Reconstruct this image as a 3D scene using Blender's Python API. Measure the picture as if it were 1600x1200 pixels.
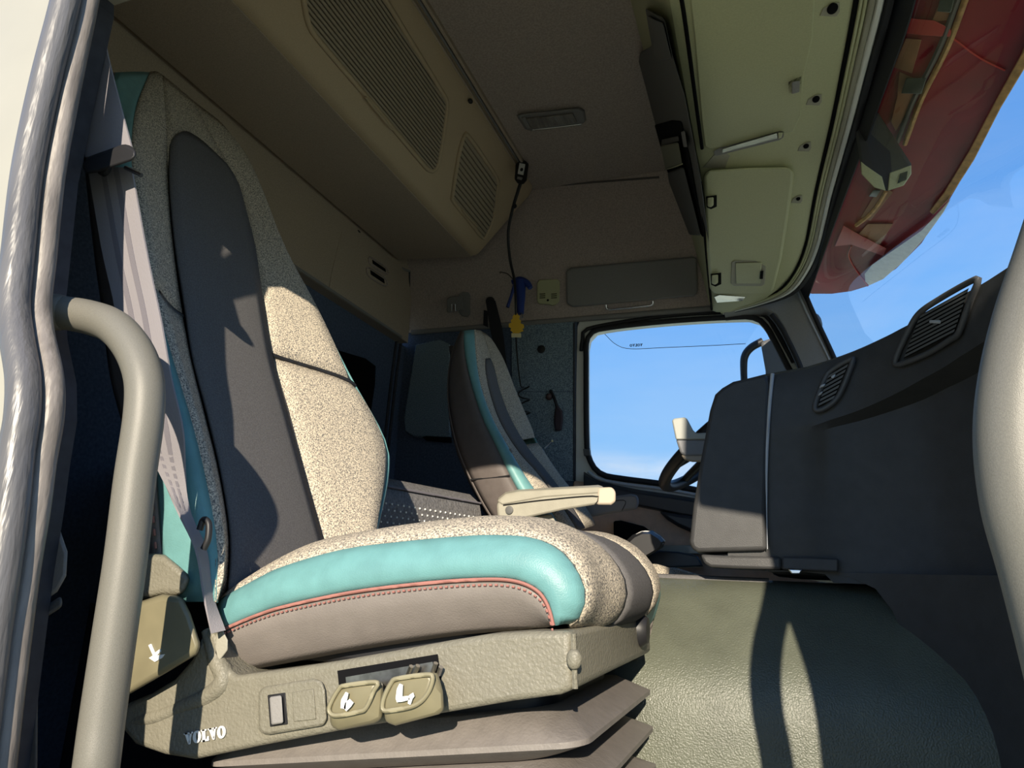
import bpy, bmesh, math, random
import numpy as np
from mathutils import Vector, Matrix
for o in list(bpy.data.objects): bpy.data.objects.remove(o)
SC = bpy.context.scene
COL = SC.collection
H = 2.0                    # camera height above the ground; shapes below are written relative to eye height
random.seed(7)

# ------------------------------------------------------------------ camera
F = 1109.0
_vY = np.array([420., 318., F]); _vX = np.array([3050., -160., -F])
_Y = _vY/np.linalg.norm(_vY); _X = _vX/np.linalg.norm(_vX); _X -= _Y*_X.dot(_Y); _X /= np.linalg.norm(_X)
_Z = np.cross(_X, _Y); WR = np.array([_X, _Y, _Z])
cam = bpy.data.cameras.new('camera'); cam.sensor_width = 36; cam.lens = F*36/1600; cam.clip_start = .02
camo = bpy.data.objects.new('camera', cam); COL.objects.link(camo); SC.camera = camo
r, u, b = WR[:, 0], -WR[:, 1], -WR[:, 2]
camo.matrix_world = Matrix(((r[0], u[0], b[0], 0), (r[1], u[1], b[1], 0), (r[2], u[2], b[2], H), (0, 0, 0, 1)))

# ------------------------------------------------------------------ world, sun, exposure
SUN_TRAVEL = Vector((-.26, 1.0, -.36)).normalized()
SUN_STRENGTH = 4.9
SKY_STRENGTH = .62
w = bpy.data.worlds.new('world'); SC.world = w; w.use_nodes = True
nt = w.node_tree; nt.nodes.clear()
def N(nt, t, **k):
    n = nt.nodes.new(t)
    for a, v in k.items():
        if a in n.inputs: n.inputs[a].default_value = v
        else: setattr(n, a, v)
    return n
def ramp(nt, stops):
    n = nt.nodes.new('ShaderNodeValToRGB'); e = n.color_ramp.elements
    while len(e) < len(stops): e.new(.5)
    for q, (p, c) in zip(e, stops): q.position = p; q.color = (*c, 1)
    return n
tc = N(nt, 'ShaderNodeTexCoord'); sp = N(nt, 'ShaderNodeSeparateXYZ'); nt.links.new(tc.outputs['Generated'], sp.inputs[0])
sky = ramp(nt, [(0, (.56, .80, 1.0)), (.14, (.30, .60, 1.0)), (.45, (.16, .44, 1.0)), (1, (.09, .28, .80))])
nt.links.new(sp.outputs['Z'], sky.inputs[0])
mp = N(nt, 'ShaderNodeMapping'); mp.inputs['Scale'].default_value = (2.2, 2.2, 9); nt.links.new(tc.outputs['Generated'], mp.inputs[0])
nz = N(nt, 'ShaderNodeTexNoise', Scale=2.0, Detail=6.0, Roughness=.55); nt.links.new(mp.outputs[0], nz.inputs[0])
cr_ = ramp(nt, [(.40, (0, 0, 0)), (.66, (.75, .75, .75))]); nt.links.new(nz.outputs[0], cr_.inputs[0])
low = ramp(nt, [(0, (1, 1, 1)), (.145, (.95, .95, .95)), (.175, (.10, .10, .10)), (1, (.05, .05, .05))]); nt.links.new(sp.outputs['Z'], low.inputs[0])
mu = N(nt, 'ShaderNodeMath', operation='MULTIPLY'); nt.links.new(cr_.outputs[0], mu.inputs[0]); nt.links.new(low.outputs[0], mu.inputs[1])
mx = N(nt, 'ShaderNodeMix', data_type='RGBA'); nt.links.new(mu.outputs[0], mx.inputs[0]); nt.links.new(sky.outputs[0], mx.inputs[6]); mx.inputs[7].default_value = (.85, .9, .95, 1)
bg = N(nt, 'ShaderNodeBackground', Strength=SKY_STRENGTH); nt.links.new(mx.outputs[2], bg.inputs[0])
wo = N(nt, 'ShaderNodeOutputWorld'); nt.links.new(bg.outputs[0], wo.inputs[0])
sl = bpy.data.lights.new('sun', 'SUN'); sl.energy = SUN_STRENGTH; sl.angle = math.radians(.6); sl.color = (1, .88, .70)
so = bpy.data.objects.new('sun', sl); COL.objects.link(so); so.location = (3, -10, 8)
so.rotation_euler = SUN_TRAVEL.to_track_quat('-Z', 'Y').to_euler()
SC.view_settings.view_transform = 'Standard'; SC.view_settings.look = 'None'
SC.view_settings.gamma = 1; SC.view_settings.use_curve_mapping = False
SC.view_settings.exposure = 0.68

# ------------------------------------------------------------------ pixel -> point on a known surface
def ray(px, py): return WR @ np.array([px-800., py-600., F])
def PX(px, py, X): d = ray(px, py); return Vector(d*(X/d[0]))
def PY(px, py, Y): d = ray(px, py); return Vector(d*(Y/d[1]))
def PZ(px, py, Z): d = ray(px, py); return Vector(d*(Z/d[2]))
def PP(px, py, n, c): d = ray(px, py); return Vector(d*(c/(n[0]*d[0]+n[1]*d[1]+n[2]*d[2])))
def PC(px, py, curve):                       # on the upright wall that stands on a plan curve
    d = ray(px, py)
    for (x0, y0), (x1, y1) in zip(curve, curve[1:]):
        den = (x1-x0)*d[1]-(y1-y0)*d[0]
        if abs(den) < 1e-9: continue
        s = -(x0*d[1]-y0*d[0])/den
        if -1e-6 <= s <= 1+1e-6:
            x, y = x0+s*(x1-x0), y0+s*(y1-y0)
            return Vector((x, y, d[2]*(y/d[1])))
    x, y = curve[0] if d[0]/d[1] < curve[0][0]/curve[0][1] else curve[-1]
    return Vector((x, y, d[2]*(y/d[1])))
def fy(Y): return lambda a, b: PY(a, b, Y)
def fx(X): return lambda a, b: PX(a, b, X)
def fz(Z): return lambda a, b: PZ(a, b, Z)

def pj(p): c = WR.T @ np.array(p); return (800+F*c[0]/c[2], 600+F*c[1]/c[2])
# ------------------------------------------------------------------ mesh helpers
def crs(pts, n, closed=False):
    """Catmull-Rom through pts, resampled to n points evenly."""
    p = [np.array(q, float) for q in pts]
    if len(p) == 2: return [Vector(p[0]+(p[1]-p[0])*i/(n-1)) for i in range(n)]
    e = [p[-1]]+p+[p[0], p[1]] if closed else [2*p[0]-p[1]]+p+[2*p[-1]-p[-2]]
    out = []
    for i in range(1, len(e)-2):
        a, b, c, d = e[i-1], e[i], e[i+1], e[i+2]
        for k in range(10):
            t = k/10
            out.append(.5*((2*b)+(c-a)*t+(2*a-5*b+4*c-d)*t*t+(3*b-a-3*c+d)*t**3))
    out.append(e[-2] if not closed else p[0])
    o = np.array(out); L = np.concatenate([[0], np.cumsum(np.linalg.norm(np.diff(o, axis=0), axis=1))])
    s = np.linspace(0, L[-1], n+1 if closed else n)
    if closed: s = s[:-1]
    return [Vector([np.interp(x, L, o[:, k]) for k in range(o.shape[1])]) for x in s]

class M:
    def __init__(s): s.v = []; s.f = []
    def add(s, v, f):
        o = len(s.v); s.v += [tuple(q) for q in v]; s.f += [tuple(i+o for i in q) for q in f]; return s
    def box(s, c, d, R=None):
        c = Vector(c); vs = []
        for x in (-.5, .5):
            for y in (-.5, .5):
                for z in (-.5, .5):
                    q = Vector((x*d[0], y*d[1], z*d[2])); q = R @ q if R else q; vs.append(c+q)
        return s.add(vs, [(0, 1, 3, 2), (4, 6, 7, 5), (0, 4, 5, 1), (2, 3, 7, 6), (0, 2, 6, 4), (1, 5, 7, 3)])
    def bb(s, x0, x1, y0, y1, z0, z1): return s.box(((x0+x1)/2, (y0+y1)/2, (z0+z1)/2), (abs(x1-x0), abs(y1-y0), abs(z1-z0)))
    def prism(s, pts, vec):
        n = len(pts); vec = Vector(vec); a = [Vector(p) for p in pts]
        return s.add(a+[p+vec for p in a], [tuple(range(n-1, -1, -1)), tuple(range(n, 2*n))]+[(i, (i+1) % n, n+(i+1) % n, n+i) for i in range(n)])
    def loft(s, loops, cap=True, closed=True):
        n = len(loops[0]); vs = [p for L in loops for p in L]; fs = []
        for k in range(len(loops)-1):
            for i in range(n if closed else n-1):
                j = (i+1) % n; fs.append((k*n+i, k*n+j, (k+1)*n+j, (k+1)*n+i))
        if cap: fs += [tuple(range(n-1, -1, -1)), tuple(range((len(loops)-1)*n, len(loops)*n))]
        return s.add(vs, fs)
    def grid(s, g):
        n = len(g[0]); return s.add([p for r_ in g for p in r_], [(k*n+i, k*n+i+1, (k+1)*n+i+1, (k+1)*n+i) for k in range(len(g)-1) for i in range(n-1)])
    def tube(s, pts, r, n=10, m=None, closed=False, flat=1.0):
        P_ = crs(pts, m or max(8, 5*len(pts)), closed) if len(pts) > 2 else [Vector(p) for p in pts]
        k = len(P_); loops = []; up = None
        for i in range(k):
            t = (P_[(i+1) % k]-P_[i-1]) if closed else (P_[min(i+1, k-1)]-P_[max(i-1, 0)])
            t.normalize()
            if up is None: up = t.cross(Vector((0, 0, 1))) if abs(t.z) < .9 else t.cross(Vector((1, 0, 0)))
            up = up-t*up.dot(t); up.normalize(); w_ = t.cross(up)
            rr = r if not isinstance(r, (list, tuple)) else np.interp(i/(k-1), np.linspace(0, 1, len(r)), r)
            loops.append([P_[i]+up*(rr*math.cos(a))+w_*(rr*flat*math.sin(a)) for a in [2*math.pi*q/n for q in range(n)]])
        if closed: loops.append(loops[0])
        return s.loft(loops, cap=not closed)
    def ribbon(s, edgeA, edgeB, m, thick):
        A = crs(edgeA, m); B = crs(edgeB, m); loops = []
        for i in range(m):
            t = A[min(i+1, m-1)]-A[max(i-1, 0)]; n = t.cross(B[i]-A[i]); n.normalize(); n *= thick/2
            loops.append([A[i]+n, B[i]+n, B[i]-n, A[i]-n])
        return s.loft(loops)
    def lathe(s, c, axis, prof, n=20):
        c = Vector(c); ax = Vector(axis).normalized(); a = ax.orthogonal().normalized(); b = ax.cross(a)
        return s.loft([[c+ax*h+(a*math.cos(t)+b*math.sin(t))*max(r_, 1e-5) for t in [2*math.pi*q/n for q in range(n)]] for r_, h in prof])
    def ball(s, c, d, n=16, R=None):
        c = Vector(c); L = []
        for k in range(1, n//2):
            th = math.pi*k/(n//2); z = math.cos(th); q = math.sin(th)
            loop = []
            for i in range(n):
                ph = 2*math.pi*i/n; p_ = Vector((d[0]*q*math.cos(ph), d[1]*q*math.sin(ph), d[2]*z)); loop.append(c+(R @ p_ if R else p_))
            L.append(loop)
        return s.loft(L)

def patch(rows, n, m):
    """Smooth surface through guide rows; returns (len(rows)-1)*m+1 rows of n points."""
    R = [crs(r_, n) for r_ in rows]
    cols = []
    for i in range(n):
        p = [np.array(R[k][i]) for k in range(len(R))]; e = [2*p[0]-p[1]]+p+[2*p[-1]-p[-2]]; c_ = []
        for k in range(1, len(e)-2):
            a, b, c, d = e[k-1], e[k], e[k+1], e[k+2]
            for q in range(m):
                t = q/m; c_.append(.5*((2*b)+(c-a)*t+(2*a-5*b+4*c-d)*t*t+(3*b-a-3*c+d)*t**3))
        c_.append(p[-1]); cols.append(c_)
    return [[Vector(cols[i][k]) for i in range(n)] for k in range(len(cols[0]))]
def puff(g, amt, sgn, fade=None):
    """Pillow a panel: the middle swells by amt along its normal, the edges (seams) sink."""
    a, b = len(g), len(g[0]); out = []
    for i in range(a):
        row = []
        for j in range(b):
            du = g[min(i+1, a-1)][j]-g[max(i-1, 0)][j]; dv = g[i][min(j+1, b-1)]-g[i][max(j-1, 0)]
            n = du.cross(dv)
            if n.length > 1e-12: n.normalize()
            u_, v_ = 2*i/(a-1)-1, 2*j/(b-1)-1
            fd = 1.0 if not fade else 1-max(0.0, min(1.0, (j/(b-1)-fade)/(1-fade)*2))
            row.append(g[i][j]+n*(sgn*amt*fd*((1-u_**4)*(1-v_**12)-.35)))
        out.append(row)
    return out

def mesh_of(name, m, mt, smooth=None, bevel=None, base=(0, 0, 0), solid=None, sub=0, bsegs=2):
    me = bpy.data.meshes.new(name)
    me.from_pydata([tuple(np.array(q)-np.array(base)) for q in m.v], [], m.f)
    bm = bmesh.new(); bm.from_mesh(me)
    bmesh.ops.remove_doubles(bm, verts=bm.verts, dist=1e-6)
    bmesh.ops.recalc_face_normals(bm, faces=bm.faces); bm.to_mesh(me); bm.free()
    if smooth is not None:
        for p in me.polygons: p.use_smooth = True
        me.set_sharp_from_angle(angle=math.radians(smooth))
    me.materials.append(mt)
    o = bpy.data.objects.new(name, me); COL.objects.link(o)
    if solid:
        q = o.modifiers.new('solid', 'SOLIDIFY'); q.thickness = solid; q.offset = 0
    if bevel:
        q = o.modifiers.new('bevel', 'BEVEL'); q.width = bevel; q.segments = bsegs; q.limit_method = 'ANGLE'; q.angle_limit = math.radians(35)
        if smooth is None:
            for p in me.polygons: p.use_smooth = True
            me.set_sharp_from_angle(angle=math.radians(40))
        q.harden_normals = False
    if sub:
        q = o.modifiers.new('sub', 'SUBSURF'); q.levels = sub; q.render_levels = sub
    return o
class Pt:
    def __init__(s, name, m, mt, subs=(), label=None, kind=None, **k):
        s.name, s.m, s.mt, s.subs, s.label, s.kind, s.k = name, m, mt, subs, label, kind, k
def allv(parts):
    for p in parts:
        yield from p.m.v
        yield from allv(p.subs)
def _put(p, parent, base):
    o = mesh_of(p.name, p.m, p.mt, base=base, **p.k); o.parent = parent
    if p.label: o['label'] = p.label
    if p.kind: o['kind'] = p.kind
    for q in p.subs: _put(q, o, base)
    return o
def thing(name, label, cat, parts, group=None, kind=None):
    """A thing: an Empty at its base with its parts, or one mesh when parts is a single Pt named None."""
    V_ = np.array(list(allv(parts))); lo, hi = V_.min(0), V_.max(0)
    base = ((lo[0]+hi[0])/2, (lo[1]+hi[1])/2, lo[2])
    if len(parts) == 1 and parts[0].name is None:
        p = parts[0]; o = mesh_of(name, p.m, p.mt, base=base, **p.k)
        for q in p.subs: _put(q, o, base)
    else:
        o = bpy.data.objects.new(name, None); COL.objects.link(o); o.empty_display_size = .05
        for p in parts: _put(p, o, base)
    o.location = (base[0], base[1], base[2]+H)
    if label: o['label'] = label
    if cat: o['category'] = cat
    if group: o['group'] = group
    if kind: o['kind'] = kind
    return o
def struct(name, m, mt, subs=(), label=None, **k):
    return thing(name, label, None, [Pt(None, m, mt, subs, **k)], kind='structure')
def one(m, mt, subs=(), **k): return [Pt(None, m, mt, subs, **k)]

# ------------------------------------------------------------------ materials
def mat(name, col, rough=.6, var=None, bump=None, spec=.4, metal=0, col2=None, sharp=(.42, .58), sheen=0, coat=0, stretch=None):
    """var=(scale, amount) mottles the colour; col2 with var speckles between two colours; bump=(scale, distance)."""
    m = bpy.data.materials.new(name); m.use_nodes = True; t = m.node_tree; bs = t.nodes['Principled BSDF']
    bs.inputs['Roughness'].default_value = rough; bs.inputs['Metallic'].default_value = metal
    bs.inputs['Specular IOR Level'].default_value = spec; bs.inputs['Base Color'].default_value = (*col, 1)
    if sheen: bs.inputs['Sheen Weight'].default_value = sheen
    if coat: bs.inputs['Coat Weight'].default_value = coat
    c = N(t, 'ShaderNodeTexCoord'); src = c.outputs['Object']
    if stretch:
        g = N(t, 'ShaderNodeMapping'); g.inputs['Scale'].default_value = stretch; t.links.new(src, g.inputs[0]); src = g.outputs[0]
    if var:
        n = N(t, 'ShaderNodeTexNoise', Scale=var[0], Detail=3.0); t.links.new(src, n.inputs[0])
        if col2: rp = ramp(t, [(sharp[0], col), (sharp[1], col2)])
        else:
            a = var[1]; rp = ramp(t, [(.3, tuple(x*(1-a) for x in col)), (.7, tuple(min(1, x*(1+a)) for x in col))])
        t.links.new(n.outputs[0], rp.inputs[0]); t.links.new(rp.outputs[0], bs.inputs['Base Color'])
    if bump:
        n2 = N(t, 'ShaderNodeTexNoise', Scale=bump[0], Detail=2.0); t.links.new(src, n2.inputs[0])
        bp = N(t, 'ShaderNodeBump', Strength=1.0, Distance=bump[1]); t.links.new(n2.outputs[0], bp.inputs['Height']); t.links.new(bp.outputs[0], bs.inputs['Normal'])
    return m
def glass(name, tint=(1, 1, 1), spec=1.0):
    m = bpy.data.materials.new(name); m.use_nodes = True; t = m.node_tree; t.nodes.clear()
    tr = N(t, 'ShaderNodeBsdfTransparent'); tr.inputs[0].default_value = (*tint, 1)
    gl = N(t, 'ShaderNodeBsdfGlossy', Roughness=.02); fr = N(t, 'ShaderNodeFresnel', IOR=1.35)
    q = N(t, 'ShaderNodeMath', operation='MULTIPLY'); q.inputs[1].default_value = .6*spec; t.links.new(fr.outputs[0], q.inputs[0])
    mx = N(t, 'ShaderNodeMixShader'); t.links.new(q.outputs[0], mx.inputs[0]); t.links.new(tr.outputs[0], mx.inputs[1]); t.links.new(gl.outputs[0], mx.inputs[2])
    ou = N(t, 'ShaderNodeOutputMaterial'); t.links.new(mx.outputs[0], ou.inputs[0]); return m
TRIM = mat('headliner_cloth', (.42, .355, .31), .95, (180, .16), (420, .0006), .1)
TRIM2 = mat('side_trim_cloth', (.46, .385, .345), .95, (180, .16), (420, .0006), .1)
LOCK = mat('tan_plastic', (.54, .425, .28), .55, (300, .05), (500, .0003), .3)
LOCKU = mat('tan_cloth_panel', (.46, .38, .295), .9, (250, .10), (450, .0005), .1)
SLAT = mat('shutter_slat', (.40, .335, .245), .55, None, None, .3)
SHELF = mat('beige_plastic', (.48, .475, .28), .5, (260, .05), (500, .0003), .35)
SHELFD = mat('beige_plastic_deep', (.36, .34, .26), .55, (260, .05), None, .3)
GREYP = mat('grey_plastic', (.11, .11, .108), .55, (300, .06), (600, .0003), .35)
GREYM = mat('mid_grey_plastic', (.25, .24, .23), .6, (300, .06), (600, .0003), .3)
BLACK = mat('black_plastic', (.018, .018, .02), .45, None, None, .4)
RUBBER = mat('black_rubber', (.025, .025, .028), .6, None, None, .3)
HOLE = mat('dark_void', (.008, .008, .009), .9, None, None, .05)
CARPET = mat('blue_carpet', (.11, .155, .20), .95, (350, .5), (500, .001), .05, col2=(.36, .46, .52), sharp=(.38, .66))
NAVYW = mat('navy_wall', (.10, .13, .19), .8, (120, .2), (300, .0004), .1)
NAVYD = mat('dark_wall_trim', (.05, .052, .062), .7, (60, .15), None, .2)
GREYF = mat('grey_tweed', (.13, .125, .12), .95, (430, .5), (430, .0010), .05, col2=(.68, .59, .455), sharp=(.36, .64))
NAVYF = mat('charcoal_cloth', (.13, .125, .125), .95, (400, .18), (700, .0005), .05)
TEAL = mat('teal_leather', (.135, .30, .305), .42, (40, .08), (600, .0003), .4)
TAUPE = mat('taupe_leather', (.195, .172, .156), .5, (30, .07), (500, .0004), .35)
BROWN = mat('dark_brown_leather', (.115, .098, .092), .55, (40, .08), (500, .0004), .3)
STITCH = mat('red_stitching', (.34, .15, .125), .8)
BASEP = mat('seat_base_plastic', (.19, .178, .138), .48, (40, .05), (260, .0014), .4)
BELLOW = mat('bellows_rubber', (.20, .18, .165), .5, (60, .08), (300, .0005), .4)
LEVER = mat('olive_paddle', (.19, .17, .105), .42, (30, .08), None, .5)
WHITE = mat('white_print', (.85, .85, .82), .6)
CREAM = mat('cream_paint', (.37, .35, .285), .35, (8, .04), None, .4, coat=.3)
WHITEP = mat('white_paint', (.82, .82, .76), .4, None, None, .4)
SEAL = mat('grey_seal_rubber', (.12, .117, .12), .34, (25, .15), (160, .0012), .5, stretch=(1, 1, .15))
SEALL = mat('worn_seal_edge', (.19, .17, .155), .42, (60, .3), (160, .001), .4, stretch=(1, 1, .2))
TUBE = mat('grey_handle_plastic', (.16, .152, .128), .45, (900, .10), (1400, .00015), .45)
BELT = mat('belt_webbing', (.255, .24, .255), .85, (8, .05), (900, .0004), .1, stretch=(1, 1, .2))
BELTD = mat('belt_webbing_stripe', (.17, .16, .18), .85, None, (900, .0004), .1)
BELTK = mat('black_belt', (.03, .03, .036), .8)
DASH = mat('dash_charcoal', (.052, .052, .053), .50, (40, .10), (700, .0004), .35)
DASHB = mat('dash_fascia', (.075, .075, .078), .42, (40, .06), (700, .0003), .45)
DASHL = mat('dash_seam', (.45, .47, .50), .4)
TUNNEL = mat('olive_vinyl', (.105, .113, .085), .36, (12, .14), (380, .0013), .5)
FLOORM = mat('floor_mat', (.05, .05, .05), .8, (60, .2), (200, .002), .2)
QUILT = mat('perforated_vinyl', (.15, .145, .145), .5, (160, .3), (150, .002), .4)
FLEATH = mat('armrest_leather', (.33, .315, .26), .55, (30, .06), (400, .0004), .35)
ARMD = mat('armrest_dark', (.20, .205, .22), .55)
DOORB = mat('brown_door_card', (.70, .50, .38), .7, (40, .08), (400, .0006), .2)
DOORD = mat('dark_door_trim', (.035, .037, .045), .4, None, None, .5)
STEEL = mat('bright_steel', (.62, .60, .56), .28, None, None, .5, 1.0)
CHROME = mat('chrome', (.8, .8, .82), .15, None, None, .5, 1.0)
YELLOW = mat('yellow_card', (.85, .52, .05), .7)
YELLOWP = mat('pale_card', (.85, .75, .42), .7)
BLUEP = mat('blue_plastic', (.022, .045, .21), .35)
RED = mat('red_paint', (.29, .018, .03), .35, (6, .25), None, .4)
REDL = mat('red_paint_light', (.58, .055, .05), .4)
ORANGE = mat('tan_lip', (.56, .32, .12), .5, (60, .25), None, .3)
BRONZE = mat('brown_underside', (.34, .155, .075), .5, (8, .3), None, .3)
LAMPD = mat('smoked_lens', (.045, .055, .045), .3, None, None, .5)
GLASSM = glass('window_glass'); WSG = glass('windshield_glass', (.97, .985, .99), .22)
CLEAR = glass('lamp_lens', (.75, .8, .72), 1.0)
DEFL = glass('deflector_acrylic', (.95, .975, .99), .3)
SMOKE = glass('mirror_tint', (.25, .32, .5), 1)
GROUND = mat('grass_verge', (.49, .485, .30), .95, (3, .3), None, .05)

# ================================================================== THE SETTING
# ground outside the cab
thing('ground', 'sunlit dry grass and gravel yard around the truck', 'ground', one(M().bb(-60, 60, -60, 60, -2.3, -2.0), GROUND), kind='structure')
YW = 2.62                                   # inner face of the far (driver side) wall
nU = (0, 1, .42); cU = 2.62+.42*1.0         # upper far wall leans inwards
inU = Vector((0, -1, -.42)).normalized()
def PU(px, py, d=0.0): return PP(px, py, nU, cU-d*1.0847)
def yu(z): return cU-.42*z

# floor, ceiling
struct('floor', M().bb(-1.52, .60, .50, 2.70, -.60, -.56), FLOORM, label='dark rubber floor of the cab')
cm = M(); cm.bb(-1.55, .10, .56, 2.44, 1.50, 1.56)
rails = [Pt('trim_rail', M().bb(-.846, -.838, .7, 2.24, 1.488, 1.501), GREYM, bevel=.002),
         Pt('trim_rail', M().bb(-.832, -.822, .7, 2.24, 1.484, 1.501), LOCKU, bevel=.002),
         Pt('trim_rail', M().bb(-.880, -.852, .7, 2.26, 1.482, 1.501), LOCKU, bevel=.003)]
struct('ceiling', cm, TRIM, rails, label='taupe cloth headliner above both seats')

# far wall, upper trim (leans in), split at the headliner seam
z0, z1 = 1.013, 1.515
m = M().prism([(-1.52, yu(z0), z0), (-1.52, yu(z1), z1), (-1.52, yu(z1)+.08, z1), (-1.52, yu(z0)+.08, z0)], (1.55, 0, 0))
lip = M().tube([(-1.47, YW-.004, z0), (-.71, YW-.004, z0-.002), (.02, YW-.004, z0-.004)], .012, 8)
seam = M().tube([PU(640, 424, .002)+Vector((0, 0, 0)), PU(639, 470, .002), PU(638, 516, .002)], .0035, 6)
seam2 = M().tube([PU(797, 296, .001), PU(912, 286, .001), PU(1030, 277, .001)], .004, 6)
struct('trim_1', m, TRIM2, [Pt('lower_lip', lip, GREYM, smooth=60), Pt('corner_seam', seam, BLACK), Pt('headliner_seam', seam2, BROWN)],
       label='taupe cloth trim of the far wall above the driver window')

# far wall, lower carpeted part behind the driver door
xr = PY(898, 620, YW).x
m = M().bb(-1.52, xr, YW, YW+.06, -.56, 1.012)
carp = M().prism([PY(px, py, YW-.001) for px, py in [(800, 500), (897, 500), (897, 752), (800, 752)]], (0, -.006, 0))
pan = M().prism([PY(px, py, YW) for px, py in [(652, 540), (690, 532), (706, 540), (706, 684), (650, 684), (636, 676), (634, 655), (641, 610)]], (0, -.02, 0))
slot = M().prism([PY(px, py, YW-.012) for px, py in [(662, 684), (668, 682), (706, 684), (706, 692), (668, 689)]], (0, -.014, 0))
cap = M().lathe(PY(846, 546, YW-.006), (0, -1, 0), [(.017, 0), (.017, .004), (.013, .006), (0.001, .006)])
line = M().tube([PY(807, 612, YW-.007), PY(897, 612, YW-.007)], .0015, 6)
edge = M().tube([PY(897, 505, YW-.006), PY(897, 750, YW-.006)], .004, 6)
struct('wall_left', m, NAVYW, [Pt('carpet_panel', carp, CARPET, bevel=.002), Pt('carpet_panel', pan, CARPET, bevel=.006),
       Pt('pocket_slot', slot, HOLE, bevel=.002), Pt('round_cap', cap, BLACK, smooth=30), Pt('panel_joint', line, NAVYW), Pt('edge_strip', edge, NAVYD)],
       label='dark blue carpeted far wall beside the driver seat')

# rear wall, lower dark part and upper tan part
m = M().bb(-1.56, -1.50, .56, 2.68, -.56, .95)
tr = [Pt('corner_trim', M().tube([PX(px, py, -1.495) for px, py in [(628, 524), (618, 600), (607, 700), (596, 790)]], .006, 6), NAVYD, smooth=60),
      Pt('corner_trim', M().tube([PX(px, py, -1.495) for px, py in [(621, 524), (611, 600), (600, 700), (590, 790)]], .006, 6), NAVYD, smooth=60),
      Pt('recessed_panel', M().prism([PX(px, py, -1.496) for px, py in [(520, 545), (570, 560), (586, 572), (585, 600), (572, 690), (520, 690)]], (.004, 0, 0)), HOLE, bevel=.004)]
struct('wall_back', m, NAVYW, tr, label='dark navy rear wall of the cab behind the seats')
m = M().bb(-1.55, -1.455, .56, 2.56, .945, 1.52)
vents = [Pt('vent_slot', M().prism([PX(px, py, -1.456) for px, py in q], (.004, 0, 0)), HOLE, bevel=.001) for q in
         ([(581, 406), (601, 420), (602, 425), (582, 412)], [(578, 422), (599, 436), (600, 443), (579, 429)])]
vents += [Pt('vent_rim', M().tube([PX(px, py, -1.453) for px, py in q], .0035, 6, 24, closed=True), TRIM2, smooth=60) for q in
          ([(578, 402), (603, 418), (605, 428), (580, 414)], [(575, 418), (601, 434), (603, 447), (577, 432)])]
vents.append(Pt('lower_lip', M().bb(-1.452, -1.45, .56, 2.50, .945, .957), GREYM, bevel=.001))
vents.append(Pt('panel_crease', M().tube([PX(534, 362, -1.454), PX(520, 420, -1.454), PX(514, 452, -1.454)], .002, 6), LOCKU))
struct('trim_2', m, LOCKU, vents, label='tan cloth trim of the rear wall under the overhead locker')

# near wall of the cab behind the door opening: cream outside, dark inside
Yn = .50
edge_px = [(140, -330), (138, -200), (138, 0), (110, 133), (85, 267), (70, 400), (62, 470), (66, 520), (80, 590), (80, 650), (68, 720), (57, 800), (40, 900), (20, 1050), (0, 1200), (-20, 1330)]
E_ = [PY(a+(22 if i < 3 else 20 if i == 3 else 16), b, Yn+.07) for i, (a, b) in enumerate(edge_px)]
m = M().prism([(p.x-.012, p.y, p.z) for p in E_]+[(-1.56, Yn+.07, E_[-1].z), (-1.56, Yn+.07, E_[0].z)], (0, .03, 0))
O_ = [PY(a-30, b, Yn+.015) for a, b in edge_px]
skin = M().prism([(p.x, p.y, p.z) for p in O_]+[(-1.62, Yn+.015, O_[-1].z), (-1.62, Yn+.015, O_[0].z)], (0, .010, 0))
top_z = .785
roofw = M().prism([(-1.60, .50, top_z), (-1.60, .58, 1.56), (-1.60, .66, 1.56), (-1.60, .60, top_z)], (2.2, 0, 0))
# rounded upper rear corner of the door opening
xB = PY(120, 0, Yn).x
fil_ = [(xB-.06, .505, top_z+.01), (xB+.10, .505, top_z+.01)]+[(xB+.10-.10*math.sin(a), .505, top_z-.10+.10*(math.cos(a))) for a in [i*math.pi/2/8 for i in range(0, 9)]]+[(xB-.06, .505, top_z-.10)]
filb = M().prism([(xB-.10, .505, top_z+.02), (xB+.03, .505, top_z+.02), (xB, .505, top_z-.03), (xB-.10, .505, top_z-.03)], (0, .05, 0))
below = M().bb(-1.60, -.62, Yn+.02, Yn+.12, -.75, E_[-1].z+.02)
sill = M().bb(-1.60, .6, Yn-.02, Yn+.10, -.75, -.585)
struct('wall_right', m, NAVYD, [Pt('outer_skin', skin, CREAM, smooth=50), Pt('roof_side', roofw, CREAM), Pt('corner_fillet', filb, GREYM), Pt('lower_side', below, CREAM), Pt('reel_cover', M().loft([[PY(a, b, .60) for a, b in q] for q in ([(40, 812), (75, 812), (95, 830), (106, 862), (104, 900), (90, 925), (60, 946), (40, 950)],)]+[[PY(a, b, .64) for a, b in [(40, 815), (72, 815), (92, 832), (102, 862), (100, 900), (87, 922), (60, 942), (40, 946)]]]), GREYM, bevel=.006), Pt('sill_box', M().loft([[PY(a, b, .60) for a, b in [(20, 960), (60, 955), (96, 930), (98, 948), (60, 972), (58, 1230), (10, 1230)]], [PY(a, b, .63) for a, b in [(20, 960), (60, 955), (96, 930), (98, 948), (60, 972), (58, 1230), (10, 1230)]]]), GREYP, bevel=.004), Pt('door_sill', sill, GREYP)],
       label='cream painted pillar and side wall behind the open passenger door')

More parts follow.
